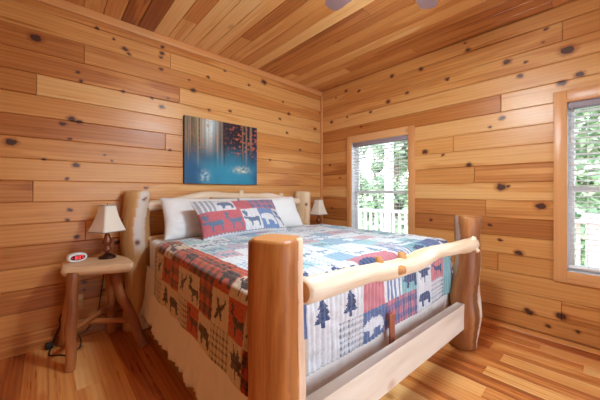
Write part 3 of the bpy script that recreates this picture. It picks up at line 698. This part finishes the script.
COOL_DAYLIT = dict(p0=C(186, 110, 124), p1=C(130, 96, 132), p2=C(84, 88, 132), dk=C(104, 112, 134), cr=C(208, 210, 218), ru=C(190, 116, 128), bl=C(84, 104, 150), te=C(120, 168, 178), st=C(104, 122, 162), an=C(56, 72, 112), wi=C(206, 190, 172))  # foot patches: bluish cast of the window light mixed into the colours
PALE_DAYLIT = dict(p0=C(206, 178, 188), p1=C(172, 180, 198), p2=C(140, 156, 184), dk=C(142, 168, 186), cr=C(222, 228, 234), ru=C(206, 172, 182), bl=C(142, 176, 200), te=C(160, 200, 208), st=C(164, 192, 210), an=C(128, 156, 178), wi=C(196, 176, 192))  # top patches: pale blue window sheen painted into the colours
M['quilt'] = None
t = NT('patchwork_quilt'); at = t.attr('tone'); oc = t.obj(); nz = t.noise(oc, 220.0, 2, 0.6)
c_ = t.mix(t.math('MULTIPLY', t.mapr(t.noise(t.vmath('MULTIPLY', oc, (1.0, 1.0, 1.0)), 75.0, 3, 0.7), 0.45, 0.62), 0.24), at.outputs['Color'], rgb(150, 150, 160))
t.bsdf(c_, 0.8, 0.25, t.bump(nz, 0.2, 0.002), Sheen_Weight=0.25); M['quilt'] = t.m

def quilt():
    HW, r, DS, YF_, YH, DF = 0.915, 0.06, 0.44, -0.885, 0.535, 0.47
    ZT = 0.847; cell = 0.0075
    S = HW + DS; ns = int(2 * S / cell); T0 = YF_ - DF; nt = int((YH - T0) / 0.0085)
    m = MB(); P = 0.172
    def prof(a):
        if a <= 0: return a, 0.0
        q = PI * r / 2
        if a < q: return r * math.sin(a / r), r * (1 - math.cos(a / r))
        return r + 0.045 * (a - q), r + (a - q)
    for j in range(nt + 1):
        tt = T0 + (YH - T0) * j / nt
        for i in range(ns + 1):
            s = -S + 2 * S * i / ns
            sg = -1 if s < 0 else 1; a = abs(s) - HW; b = YF_ - tt
            if a > 0 and b > 0:
                rho = math.hypot(a, b); dx, dy = a / rho, b / rho; ph = math.atan2(b, a)
                o, d = prof(rho); fo_ = 0.018 * min(1, d / .3) * math.sin(ph * 4 * 2)
                o = min(o, 0.075) + fo_
                x, y, z = sg * (HW + dx * o), YF_ - dy * o, ZT - d * 0.93
            elif a > 0:
                o, d = prof(a); x, y, z = sg * (HW + o), tt, ZT - d
            elif b > 0:
                o, d = prof(b); o = min(o, 0.07); x, y, z = s, YF_ - o, ZT - d
            else: x, y, z = s, tt, ZT
            # stitched channels and puckers
            ch = abs(math.sin(PI * s / 0.034)) ** .6 * 0.009 + 0.004 * mnoise.noise(Vector((s * 22, tt * 22, 0))) + 0.010 * mnoise.noise(Vector((s * 4.5, tt * 4.5, 3)))
            if a > 0 and b > 0: x += sg * ch * .5; y -= ch * .5
            elif a > 0:
                w = min(1, a / .09); x += sg * ch * w * .45; z += ch * (1 - w)
                x += sg * 0.006 * min(1, max(0, a - .1) / .3) * math.sin(tt * 21 + 1.5 * math.sin(tt * 7))
            elif b > 0:
                w = min(1, b / .09); y -= ch * w; z += ch * (1 - w)
                z += 0.02 * max(0, b - .1) * math.sin(s * 9 + 1)
            else: z += ch
            m.v.append((x, y, z))
    side = [['plaid', 'c_bird', 'check'], ['c_moose', 'r_elk', 'c_tree'], ['plaid', 'plaid', 'c_bear'], ['r_bear', 'c_bird', 'check'], ['plaid', 'c_moose', 'r_elk'],
            ['plaid', 'plaid', 'c_bear'], ['r_bear', 'c_bird', 'check'], ['c_moose', 'r_elk', 'c_leaf'], ['plaid', 'c_leaf', 'plaid'], ['c_moose', 'r_bear', 'plaid'], ['r_elk', 'c_tree', 'check']]
    cool = ['b_none', 'c_moose', 'check', 'r_none', 'c_bear', 'plaid', 't_bear', 'c_tree', 'stripe', 'r_moose', 't_none', 'c_elk', 'b_bear', 'c_none']
    foot_rows = [['stripe', 'c_moose', 'c_elk', 'r_bear', 'r_none', 'stripe', 't_leaf', 'b_none', 'c_elk', 't_none', 'r_moose', 'c_leaf', 'b_bear'],
                 ['b_none', 'c_tree', 'c_tree', 'r_none', 'stripe', 't_bear', 'c_leaf', 'r_elk', 't_none', 'c_elk', 'b_none', 'plaid', 'b_none'],
                 ['w_paw', 'c_none', 'check', 'b_bear', 'plaid', 'plaid', 'c_bear', 'check', 't_none', 'plaid', 'c_leaf', 'r_bear', 'stripe']]
    rnd = random.Random(5)
    topk = {}
    N = ns + 1
    for j in range(nt):
        tc = T0 + (YH - T0) * (j + .5) / nt
        for i in range(ns):
            s = -S + 2 * S * (i + .5) / ns
            a = abs(s) - HW; b = YF_ - tc
            if YH - tc < 0.075: col = patch('check', 0, 0, dict(WARM, cr=C(190, 182, 170), dk=C(112, 104, 98)) if s < -HW + .05 else PALE_DAYLIT, s, tc)
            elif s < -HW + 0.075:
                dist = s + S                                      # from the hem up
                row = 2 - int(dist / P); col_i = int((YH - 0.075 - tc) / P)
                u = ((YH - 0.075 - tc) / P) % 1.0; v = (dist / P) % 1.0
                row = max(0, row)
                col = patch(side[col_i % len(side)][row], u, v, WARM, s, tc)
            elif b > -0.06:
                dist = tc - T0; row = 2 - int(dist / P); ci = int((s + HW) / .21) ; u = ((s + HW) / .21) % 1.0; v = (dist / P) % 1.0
                col = patch(foot_rows[max(0, row)][ci % 13], u, v, COOL_DAYLIT, s, tc)
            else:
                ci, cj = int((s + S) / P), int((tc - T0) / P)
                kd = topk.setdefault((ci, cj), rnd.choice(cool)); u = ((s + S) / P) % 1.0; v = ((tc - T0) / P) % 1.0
                col = patch(kd, u, v, PALE_DAYLIT, s, tc)
            m.face((j * N + i, j * N + i + 1, (j + 1) * N + i + 1, (j + 1) * N + i), None, 0, col, True)
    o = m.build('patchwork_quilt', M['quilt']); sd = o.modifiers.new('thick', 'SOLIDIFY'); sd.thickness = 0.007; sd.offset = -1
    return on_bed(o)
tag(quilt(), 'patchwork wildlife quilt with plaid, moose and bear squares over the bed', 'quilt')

# ------------------------------------------------------------------ pillows
def pillow(name, w, h, th, mat, colour=None, nu=60, nv=40, seed=0):
    m = MB(); N = nu + 1
    for sgn in (1, -1):
        for j in range(nv + 1):
            for i in range(nu + 1):
                u = -1 + 2 * i / nu; v = -1 + 2 * j / nv
                e = max(0.0, (1 - abs(u) ** 3.2)) ** .55 * max(0.0, (1 - abs(v) ** 3.0)) ** .55
                x = u * w / 2 * (1 - .055 * (1 - v * v)); y = v * h / 2 * (1 - .085 * (1 - u * u) * 1.0)
                z = sgn * th / 2 * e
                z += sgn * e ** .3 * 0.012 * mnoise.noise(Vector((u * 2.4 + seed, v * 2.0, sgn))) + sgn * .006 * mnoise.noise(Vector((u * 7 + seed, v * 6, sgn * 3))) * e ** .2
                m.v.append((x, y, z))
    B = N * (nv + 1)
    for sgn in (0, 1):
        for j in range(nv):
            for i in range(nu):
                q = [sgn * B + j * N + i, sgn * B + j * N + i + 1, sgn * B + (j + 1) * N + i + 1, sgn * B + (j + 1) * N + i]
                if sgn: q.reverse()
                m.face(q, None, 0, colour((i + .5) / nu, (j + .5) / nv) if colour else (1, 1, 1), True)
    o = m.build(name, mat)
    bm = bmesh.new(); bm.from_mesh(o.data); bmesh.ops.remove_doubles(bm, verts=bm.verts, dist=1e-5); bm.to_mesh(o.data); bm.free()
    return o
def pose(o, loc, tilt, rz=0.0, roll=0.0):
    o.rotation_mode = 'XYZ'; o.matrix_world = Matrix.Translation(loc) @ Matrix.Rotation(rz, 4, 'Z') @ Matrix.Rotation(math.radians(tilt), 4, 'X') @ Matrix.Rotation(roll, 4, 'Z'); return o
PG = 'white bed pillows'
p1 = tag(pose(pillow('pillow', 0.79, 0.42, 0.19, M['white_sheet'], seed=1), (1.15, 2.645, 1.004), 62, -0.03, -0.03), 'plump white pillow beside the head post near the bedside lamp and clock', 'pillow', PG)
p2 = tag(pose(pillow('pillow', 0.79, 0.42, 0.19, M['white_sheet'], seed=4), (1.96, 2.63, 1.004), 62, -0.03, 0.02), 'plump white pillow on the window side, mostly behind the patterned sham', 'pillow', PG)
SHP = dict(COOL_DAYLIT, cr=C(212, 214, 220), ru=C(186, 92, 102), an=C(92, 112, 142), bl=C(106, 136, 182), st=C(150, 158, 170), p1=C(140, 112, 146), p2=C(98, 106, 146))
ROWS = [['r_moose', 'r_elk', 'c_moose', 'b_bear', 'c_moose'], ['check', 'check', 'r_bear', 'r_none', 'r_moose']]
def shamcol(u, v):
    if v > .97 or v < .03: return SHP['cr']
    if v > .62:
        k = int(u * 5); return patch(['stripe', 'c_bear', 'r_none', 'p', 'plaid'][k] if k != 3 else 'plaid', (u * 5) % 1, (v - .62) / .35, SHP, u * .92, v * .45)
    if v < .06: return patch('check', 0, 0, SHP, u * .92, v * .45)
    k = int(u * 4.6); return patch(['r_moose', 'r_elk', 'c_moose', 'b_bear', 'c_moose'][k], (u * 4.6) % 1, (v - .06) / .56, SHP, u * .92, v * .45)
ps = tag(pose(pillow('pillow_sham', 0.94, 0.42, 0.15, M['quilt'], shamcol, 110, 54, 8), (1.405, 2.36, 1.008), 50, 0.05, 0.0), 'patchwork moose pillow sham leaning on the white pillows', 'pillow')

# ------------------------------------------------------------------ nightstands
def nightstand(label):
    # local origin under the slab; built where the visible one stands
    ox, oy = 0.31, 2.74
    r = empty('nightstand', (ox, oy, 0), 0, label, 'nightstand', 'slab-top log nightstands')
    # slab with live edges
    cn = [(-0.235, -0.09), (-0.10, -0.175), (0.06, -0.245), (0.185, -0.285), (0.205, -0.22), (0.210, -0.05), (0.172, 0.10), (0.148, 0.175), (0.05, 0.205), (-0.12, 0.205), (-0.225, 0.195), (-0.232, 0.05)]
    m = MB(); n = len(cn); fine = []
    for i in range(n):
        a, b = cn[i], cn[(i + 1) % n]
        for k in range(5):
            f = k / 5; fine.append((a[0] + (b[0] - a[0]) * f, a[1] + (b[1] - a[1]) * f))
    nf = len(fine); prof = [(0.630, -.030), (0.640, -.012), (0.665, 0.0), (0.690, -.006), (0.700, -.016)]
    for (z, ins) in prof:
        for i, (x, y) in enumerate(fine):
            d = Vector((x, y, 0)).normalized(); w = 0.006 * mnoise.noise(Vector((i * .5, z * 20, 1)))
            m.v.append((x + d.x * (ins + w), y + d.y * (ins + w), z))
    for j in range(len(prof) - 1):
        for i in range(nf):
            i2 = (i + 1) % nf; q = (j * nf + i, j * nf + i2, (j + 1) * nf + i2, (j + 1) * nf + i)
            m.face(q, [(i * .02 + 2, prof[j][0]), (i * .02 + 2.02, prof[j][0]), (i * .02 + 2.02, prof[j + 1][0]), (i * .02 + 2, prof[j + 1][0])], 0, (.4, .5, .5), True)
    top = [(len(prof) - 1) * nf + i for i in range(nf)]
    m.face(top, [(m.v[i][0] * .9 + 5, m.v[i][1] + 3) for i in top], 0, (.6, .5, .5)); bot = list(range(nf))[::-1]; m.face(bot, [(m.v[i][0] + 5, m.v[i][1] + 3) for i in bot], 0, (.5, .5, .5))
    m.build('table_top', M['slab'], r)
    L = lambda x, y, z: (x - ox, y - oy, z)
    log('leg', M['stool'], path(L(0.118, 2.52, 0), L(0.145, 2.62, 0.66), 9, (0, 0, 0), 0.02, 1), 0.034, 0.036, r, 61, 0.14, 14, 0.004)
    log('leg', M['stool'], path(L(0.585, 2.515, 0), L(0.40, 2.66, 0.66), 10, (-0.02, 0.03, 0.02), 0.02, 2), 0.036, 0.034, r, 62, 0.14, 14, 0.004)
    log('leg', M['stool'], path(L(0.43, 2.97, 0), L(0.40, 2.86, 0.66), 9, (0, 0, 0), 0.015, 3), 0.034, 0.03, r, 63, 0.14, 14, 0.004)
    log('leg', M['stool'], path(L(0.10, 2.975, 0), L(0.17, 2.88, 0.66), 9, (0, 0, 0), 0.015, 4), 0.034, 0.03, r, 64, 0.14, 14, 0.004)
    log('stretcher', M['stool'], path(L(0.125, 2.55, 0.26), L(0.46, 2.95, 0.25), 8, (0, 0, 0.01), 0.01, 5), 0.022, 0.02, r, 65, 0.12, 12, 0.004)
    log('stretcher', M['stool'], path(L(0.12, 2.95, 0.19), L(0.54, 2.56, 0.21), 8, (0, 0, 0.0), 0.01, 6), 0.020, 0.02, r, 66, 0.12, 12, 0.004)
    return r
ns = nightstand('rustic log nightstand with the digital clock on it')
ns2 = copy_tree(ns); ns2.location = (2.985, 2.74, 0); ns2.scale = (0.72, 1, 1)
tag(ns2, 'rustic log nightstand hidden in the corner behind the bed, under the far lamp')
ns2.rotation_euler = (0, 0, 0)

# ------------------------------------------------------------------ table lamps
M['bronze'] = plain('antique_bronze', rgb(70, 46, 38), 0.32, 0.5, Metallic=0.65)
M['bronze_hi'] = plain('copper_bronze', rgb(140, 84, 62), 0.3, 0.5, Metallic=0.6)
t = NT('linen_shade'); t.bsdf(t.mix(t.math('MULTIPLY', t.noise(t.obj(), 300.0, 2), .12), rgb(240, 234, 222), rgb(200, 190, 175)), 0.85, 0.2); M['shade'] = t.m
M['shade_trim'] = plain('grey_shade_piping', rgb(150, 145, 150), 0.7)
M['black_cord'] = plain('black_cord', rgb(26, 22, 22), 0.5)
def lamp(loc, rz, label):
    r = empty('table_lamp', loc, rz, label, 'lamp', 'bedside table lamps')
    m = MB(); m.lathe([(0.062, 0), (0.062, 0.012), (0.052, 0.020), (0.030, 0.028), (0.022, 0.040)], 28); m.build('lamp_base', M['bronze'], r)
    m = MB(); m.lathe([(0.018, 0.038), (0.016, 0.05), (0.030, 0.062), (0.036, 0.075), (0.028, 0.09), (0.018, 0.098), (0.024, 0.106), (0.034, 0.125), (0.036, 0.145), (0.028, 0.165), (0.020, 0.180), (0.022, 0.188), (0.017, 0.196), (0.012, 0.205), (0.010, 0.225)], 28); m.build('lamp_stem', M['bronze_hi'], r)
    m = MB(); m.lathe([(0.013, 0.222), (0.013, 0.275), (0.008, 0.28)], 14); so = m.build('socket', M['bronze'], r)
    m = MB(); m.lathe([(0.004, 0.28), (0.022, 0.30), (0.030, 0.33), (0.022, 0.36), (0.004, 0.372)], 16); m.build('light_bulb', plain('white_bulb', rgb(235, 235, 230), 0.3), r)
    # square bell shade, open top and bottom
    m = MB(); nz_ = 14; ring = []
    def sqpts(h, cr, n=6):
        out = []
        for (cx, cy, a0) in ((1, 1, 0), (-1, 1, PI / 2), (-1, -1, PI), (1, -1, 1.5 * PI)):
            for k in range(n + 1):
                a = a0 + PI / 2 * k / n; out.append((cx * (h - cr) + cr * math.cos(a), cy * (h - cr) + cr * math.sin(a)))
        return out
    for k in range(nz_ + 1):
        f = k / nz_; h = 0.099 - 0.052 * (1 - (1 - f) ** 1.5); pts = sqpts(h, 0.013); 
        ring.append(len(m.v)); m.v.extend([(x, y, 0.222 + 0.218 * f) for x, y in pts])
    npt = len(sqpts(.1, .01))
    for k in range(nz_):
        for i in range(npt):
            i2 = (i + 1) % npt; m.face((ring[k] + i, ring[k] + i2, ring[k + 1] + i2, ring[k + 1] + i), None, 0, (1, 1, 1), True)
    sh = m.build('lamp_shade', M['shade'], r); sd = sh.modifiers.new('thick', 'SOLIDIFY'); sd.thickness = 0.0025
    for (z, h) in ((0.224, 0.0985), (0.438, 0.0475)):
        tb = MB(); pts = [(x, y, z) for x, y in sqpts(h, 0.013)]; tb.tube(pts + pts[:2], 0.003, 6, cap=False); tb.build('shade_piping', M['shade_trim'], sh)
    sp = MB(); sp.tube([(-0.047, 0, 0.43), (0.047, 0, 0.43)], 0.0018, 6); sp.tube([(0, -0.047, 0.43), (0, 0.047, 0.43)], 0.0018, 6); sp.tube([(0, 0, 0.37), (0, 0, 0.455)], 0.003, 6); sp.build('shade_spider', M['bronze'], sh)
    return r
l1 = lamp((0.375, 2.80, 0.70), math.radians(28), 'bronze table lamp with white square shade beside the digital clock')
l2 = copy_tree(l1); l2.location = (2.95, 2.83, 0.70); l2.rotation_euler = (0, 0, math.radians(2)); tag(l2, 'bronze table lamp with white square shade in the far corner behind the bed')
def wall_pt(px, y, Y=3.025):
    return None
def smooth(pts, n=8):
    """Catmull-Rom through the points"""
    pts = [Vector(p) for p in pts]; out = []
    for i in range(len(pts) - 1):
        p0, p1, p2, p3 = pts[max(i - 1, 0)], pts[i], pts[i + 1], pts[min(i + 2, len(pts) - 1)]
        for k in range(n):
            f = k / n; out.append(0.5 * ((2 * p1) + (p2 - p0) * f + (2 * p0 - 5 * p1 + 4 * p2 - p3) * f * f + (3 * p1 - p0 - 3 * p2 + p3) * f ** 3))
    out.append(pts[-1]); return out
def world_child(o, parent):
    """parent o, whose mesh is in world coordinates"""
    o.parent = parent
    pm = Matrix.Translation(parent.location) @ Matrix.Rotation(parent.rotation_euler.z, 4, 'Z'); o.matrix_parent_inverse = pm.inverted(); return o
cdm = MB(); cdm.tube(smooth([(0.375, 2.86, 0.712), (0.405, 2.975, 0.705)] + [(0.387, 3.022, 0.622), (0.380, 3.022, 0.534), (0.351, 3.022, 0.291), (0.341, 3.022, 0.213), (0.308, 3.022, 0.148), (0.252, 3.022, 0.049), (0.204, 3.022, 0.035), (0.214, 2.967, 0.006), (0.198, 2.838, 0.006), (0.164, 2.793, 0.006)]), 0.0048, 7); world_child(cdm.build('power_cord', M['black_cord']), l1)

# ------------------------------------------------------------------ clock
ck = empty('digital_clock', (0.175, 2.815, 0.70), math.radians(12), 'small white oval digital clock with red digits on the nightstand', 'clock')
m = MB(); n = 32; W_, H_ = 0.064, 0.072
def oval(k, s=1.0, dz=0.0):
    a = 2 * PI * k / n; x = W_ * s * math.copysign(abs(math.cos(a)) ** .8, math.cos(a)); z = H_ / 2 * s * math.copysign(abs(math.sin(a)) ** .75, math.sin(a)); return x, max(z, -H_ / 2 * s) + H_ / 2 + dz
lay = [(-0.030, 0.92), (-0.034, 0.80)]
rings = [(0.028, .78), (0.020, .95), (0.0, 1.0), (-0.024, 0.98), (-0.031, 0.92), (-0.033, 0.86)]
for (yy, s) in rings:
    for k in range(n): x, z = oval(k, s); m.v.append((x, yy, z))
for j in range(len(rings) - 1):
    for k in range(n):
        k2 = (k + 1) % n; m.face((j * n + k, j * n + k2, (j + 1) * n + k2, (j + 1) * n + k), None, 0, (1, 1, 1), True)
m.face(list(range(n))[::-1]); m.face([(len(rings) - 1) * n + k for k in range(n)])
bmo = m.build('case', plain('white_plastic', rgb(236, 238, 242), 0.3), ck)
m = MB(); bb = 0
for k in range(n):
    x, z = oval(k, 1.0); m.v.append((x * .72, -0.0345, (z - H_ / 2) * .54 + H_ / 2))
for k in range(n):
    x, z = oval(k, 1.0); m.v.append((x * .72, -0.030, (z - H_ / 2) * .54 + H_ / 2))
m.face(range(n)); 
for k in range(n): m.face((k, n + k, n + (k + 1) % n, (k + 1) % n))
m.build('display', plain('black_display', rgb(14, 8, 10), 0.15), ck)
t = NT('red_digits'); e = t.n('ShaderNodeEmission'); e.inputs[0].default_value = rgb(255, 70, 80); e.inputs[1].default_value = 1.6; t.l(e.outputs[0], t.out.inputs[0])
m = MB(); SEG = {'8': 'abcdefg', '0': 'abcdef', '7': 'abc', '9': 'abcfg', '1': 'bc'}
def digit(ch, x0, z0, w=0.013, h=0.026, th=0.0034):
    y = -0.0355
    R = {'a': (0, h - th, w, h), 'g': (0, h / 2 - th / 2, w, h / 2 + th / 2), 'd': (0, 0, w, th), 'f': (0, h / 2, th, h), 'b': (w - th, h / 2, w, h), 'e': (0, 0, th, h / 2), 'c': (w - th, 0, w, h / 2)}
    for s in SEG[ch]:
        a, b, c, d = R[s]; m.box(x0 + a, x0 + c, y, y + .001, z0 + b, z0 + d)
z0 = H_ / 2 - 0.013
digit('8', -0.019, z0); digit('0', 0.004, z0); digit('7', 0.021, z0)
m.box(-0.006, -0.002, -0.0355, -0.0345, z0 + .006, z0 + .010); m.box(-0.006, -0.002, -0.0355, -0.0345, z0 + .016, z0 + .020); m.box(-0.040, -0.034, -0.0355, -0.0345, z0 + .014, z0 + .018)
m.build('digits', t.m, ck)
cdm = MB(); cdm.tube(smooth([(0.185, 2.84, 0.712), (0.14, 2.985, 0.704)] + [(0.139, 3.022, 0.547), (0.119, 3.022, 0.418), (0.107, 3.022, 0.280), (0.078, 3.022, 0.206), (0.088, 3.022, 0.153), (0.107, 3.022, 0.097), (0.139, 3.022, 0.062)]), 0.0045, 7); cdm.tube(smooth([(0.085, 3.022, 0.154), (0.051, 3.022, 0.067), (0.032, 3.009, 0.006), (0.014, 2.858, 0.006), (0.076, 2.802, 0.006), (0.126, 2.739, 0.006)]), 0.0055, 7); world_child(cdm.build('power_cord', M['black_cord']), ck)
ad = MB(); ad.box(-.024, .024, -.02, .02, 0.0, .045); ao = bevel(ad.build('plug_adapter', M['black_cord']), .006); ao.location = (0.015, 2.985, 0.0); world_child(ao, ck)
ao.location = (0.015, 2.985, 0.002)

# outlet
ol = empty('wall_outlet', (0.20, YB, 0.31), 0, 'small brass wall outlet behind the nightstand leg', 'outlet')
bevel(boxobj('cover_plate', -.036, .036, -.006, .0, -.06, .06, plain('brass_plate', rgb(206, 168, 110), 0.35, 0.5, Metallic=0.3), ol), .003)
for z in (-.022, .022): boxobj('socket', -.016, .016, -.009, -.005, z - .014, z + .014, plain('ivory_socket', rgb(214, 196, 160), 0.4), ol, .004)

# ------------------------------------------------------------------ picture
def picture():
    x0, x1, z0, z1 = 1.079, 1.99, 1.342, 2.066; yf, yb = YB - 0.038, YB
    r = empty('canvas_picture', (x0, yb, z0), 0, 'canvas print of dark trees over blue on the wall above the bed', 'picture')
    W, H = x1 - x0, z1 - z0; nu, nv = 150, 118; m = MB(); rnd = random.Random(4)
    trunks = []
    for k in range(30):
        u = rnd.random(); trunks.append((u, rnd.uniform(.006, .016), rnd.random(), rnd.uniform(.2, .5)))
    def colr(u, v):
        q = Vector((u * 5, v * 5, 0)); nn = mnoise.noise(q); n2 = mnoise.noise(Vector((u * 40, v * 7, 2))); n3 = mnoise.noise(Vector((u * 26, v * 26, 7)))
        sm = lambda a, b, x: (lambda q: q * q * (3 - 2 * q))(min(1, max(0, (x - a) / (b - a))))
        blue = lerp3(C(44, 140, 176), C(24, 84, 128), sm(.1, .75, abs(u - .58) * 1.3 + nn * .25))
        top = lerp3(C(84, 72, 50), C(34, 28, 44), sm(.2, .6, u)); top = lerp3(top, C(38, 36, 72), sm(.8, 1.0, u) * .8)
        c = lerp3(blue, top, sm(.18 + .1 * nn, .72, v))
        g = math.exp(-((u - .30) / .10) ** 2) * sm(.35, 1.0, v); c = lerp3(c, C(206, 228, 234), min(1, g * 1.25))
        g = math.exp(-((u - .19) / .07) ** 2) * sm(.45, .9, v) * (.55 + n2 * .5); c = lerp3(c, C(184, 150, 86), min(1, max(0, g)))
        for (tu, tw, tt, tb) in trunks:
            e = math.exp(-((u - tu) / (tw * .8)) ** 2) * sm(tb - .05, tb + .3, v)
            if .2 < tu < .4: e *= .45
            c = lerp3(c, C(36, 24, 28) if tt < .62 else C(186, 160, 136), e * (.75 if tt < .62 else .55))
        w_ = sm(.40, .62, v) * (sm(.55, .7, u) * .9 + math.exp(-((u - .25) / .12) ** 2) * .35 + .2)
        c = lerp3(c, C(196, 104, 72), min(.8, max(0, (n3 + .5 * n2 - .12) * 2.2) * w_))
        d = math.exp(-(((u - .76) / .11) ** 2 + ((v - .24) / .05) ** 2)); c = lerp3(c, C(232, 222, 190), min(1, d * max(0, .55 + n3 * .9)))
        d = math.exp(-(((u - .25) / .06) ** 2 + ((v - .12) / .08) ** 2)); c = lerp3(c, C(196, 206, 214), min(1, d * max(0, .45 + n3 * 1.0)))
        return c
    N = nu + 1
    for j in range(nv + 1):
        for i in range(nu + 1): m.v.append((W * i / nu, yf - yb, H * j / nv))
    for j in range(nv):
        for i in range(nu): m.face((j * N + i, j * N + i + 1, (j + 1) * N + i + 1, (j + 1) * N + i), None, 0, colr((i + .5) / nu, (j + .5) / nv))
    t = NT('canvas_print'); t.bsdf(t.attr('tone').outputs['Color'], 0.5, 0.35); m.build('printed_face', t.m, r)
    e = MB(); e.box(0, W, yf - yb + .0005, 0, 0, H); e.build('stretcher_edge', plain('dark_canvas_edge', rgb(44, 34, 40), 0.6), r)
picture()

# ------------------------------------------------------------------ ceiling fan
FX, FY = 1.37, 0.69
fan = empty('ceiling_fan', (FX, FY, CEIL), 0, 'ceiling fan with mauve-grey blades and a lit globe, blade tips at the top edge', 'fan')
M['nickel'] = plain('brushed_nickel', rgb(170, 160, 155), 0.3, 0.5, Metallic=0.9)
m = MB(); m.lathe([(0.075, 0), (0.07, -0.03), (0.035, -0.06), (0.014, -0.065), (0.014, -0.19)], 28); m.build('canopy_and_rod', M['nickel'], fan)
m = MB(); m.lathe([(0.03, -0.18), (0.095, -0.20), (0.115, -0.24), (0.115, -0.30), (0.09, -0.335), (0.05, -0.345)], 32); m.build('motor_housing', M['nickel'], fan)
M['blade'] = plain('mauve_grey_blade', rgb(122, 92, 92), 0.45)
for k in range(5):
    a = math.radians(12 + 72 * k); Mx = Matrix.Rotation(a, 4, 'Z') @ Matrix.Translation((0, 0, -0.325)) @ Matrix.Rotation(math.radians(10), 4, 'X')
    m = MB(); ou = [(0.17, -.045), (0.30, -.058), (0.52, -.062), (0.565, -.055), (0.585, -.035), (0.592, 0), (0.585, .035), (0.565, .055), (0.52, .062), (0.30, .058), (0.17, .045)]
    for z in (-.003, .003):
        for (x, y) in ou: m.v.append(tuple(Mx @ Vector((x, y, z))))
    q = len(ou); m.face(list(range(q))[::-1]); m.face(range(q, 2 * q))
    for i in range(q): m.face((i, (i + 1) % q, q + (i + 1) % q, q + i))
    b = m.build('blade', M['blade'], fan)
    m = MB(); m.tube([Mx @ Vector((.08, 0, .0)), Mx @ Vector((.14, 0, -.008)), Mx @ Vector((.22, 0, -.006))], [.014, .012, .02], 8); m.build('blade_arm', M['nickel'], b)
m = MB(); m.lathe([(0.05, -0.34), (0.055, -0.37), (0.085, -0.385)], 28); m.build('light_fitter', M['nickel'], fan)
t = NT('lit_frosted_globe'); e = t.n('ShaderNodeEmission'); e.inputs[0].default_value = (0.77, 0.935, 1.0, 1); e.inputs[1].default_value = 215.0; t.l(e.outputs[0], t.out.inputs[0])
m = MB(); pr_ = []
for k in range(13):
    a = PI / 2 * k / 12; pr_.append((0.13 * math.cos(a) + .001, -0.385 - 0.085 * math.sin(a)))
m.lathe(pr_, 32); m.build('light_bowl', t.m, fan)

# ------------------------------------------------------------------ light and camera
w = bpy.data.worlds.new('sky'); SC.world = w; w.use_nodes = True
nt = w.node_tree; nt.nodes.clear(); wo = nt.nodes.new('ShaderNodeOutputWorld'); bg = nt.nodes.new('ShaderNodeBackground')
tc = nt.nodes.new('ShaderNodeTexCoord'); sx = nt.nodes.new('ShaderNodeSeparateXYZ'); cr = nt.nodes.new('ShaderNodeValToRGB')
nt.links.new(tc.outputs['Generated'], sx.inputs[0]); nt.links.new(sx.outputs['Z'], cr.inputs[0]); nt.links.new(cr.outputs[0], bg.inputs[0]); nt.links.new(bg.outputs[0], wo.inputs[0])
cr.color_ramp.elements[0].position = 0.0; cr.color_ramp.elements[0].color = (0.95, 0.98, 1.0, 1); cr.color_ramp.elements[1].position = 0.6; cr.color_ramp.elements[1].color = (0.62, 0.80, 1.0, 1)
bg.inputs[1].default_value = 5.5
def sun(name, rot, e, col, ang):
    l = bpy.data.lights.new(name, 'SUN'); l.energy = e; l.color = col; l.angle = ang; o = bpy.data.objects.new(name, l); o.rotation_euler = rot; link(o); return o
sun('sun', (math.radians(48), 0, math.radians(-70)), 2.0, (1, .95, .86), math.radians(2))
l = bpy.data.lights.new('added_door_daylight', 'AREA'); l.shape = 'RECTANGLE'; l.size = DR['x1'] - DR['x0']; l.size_y = DR['z1'] - DR['z0']; l.cycles.is_portal = True  # sky portal for the added door behind the camera
o = bpy.data.objects.new('added_door_daylight', l); link(o); o.location = ((DR['x0'] + DR['x1']) / 2, YF - 0.15, (DR['z0'] + DR['z1']) / 2); o.rotation_euler = (math.radians(90), 0, 0)
for wn in (W1, W2):                     # daylight pouring in at each window
    l = bpy.data.lights.new('window_daylight', 'AREA'); l.shape = 'RECTANGLE'; l.size = wn['y1'] - wn['y0']; l.size_y = wn['z1'] - wn['z0']; l.cycles.is_portal = True
    o = bpy.data.objects.new('window_daylight', l); link(o); o.location = (XR + 0.15, (wn['y0'] + wn['y1']) / 2, (wn['z0'] + wn['z1']) / 2)
    o.rotation_euler = (0, math.radians(90), 0); l.size, l.size_y = l.size_y, l.size

cam = bpy.data.cameras.new('camera'); co = bpy.data.objects.new('camera', cam); link(co); SC.camera = co
cam.sensor_width = 36.0; cam.lens = 278.0 / 600.0 * 36.0; cam.shift_y = -8.0 / 600.0; cam.clip_start = 0.02; cam.clip_end = 200
co.location = (0, 0, CAMH); co.rotation_euler = (math.radians(90), 0, math.radians(47.65 - 90.0))
vs = SC.view_settings; vs.view_transform = 'Standard'; vs.look = 'None'; vs.gamma = 1.0; vs.exposure = 0.34
try: vs.use_curve_mapping = False
except Exception: pass
SC.display_settings.display_device = 'sRGB'
SC.cycles.max_bounces = 10; SC.cycles.diffuse_bounces = 6; SC.cycles.glossy_bounces = 4; SC.cycles.transparent_max_bounces = 16
SC.cycles.use_denoising = True; SC.cycles.sample_clamp_indirect = 6.0
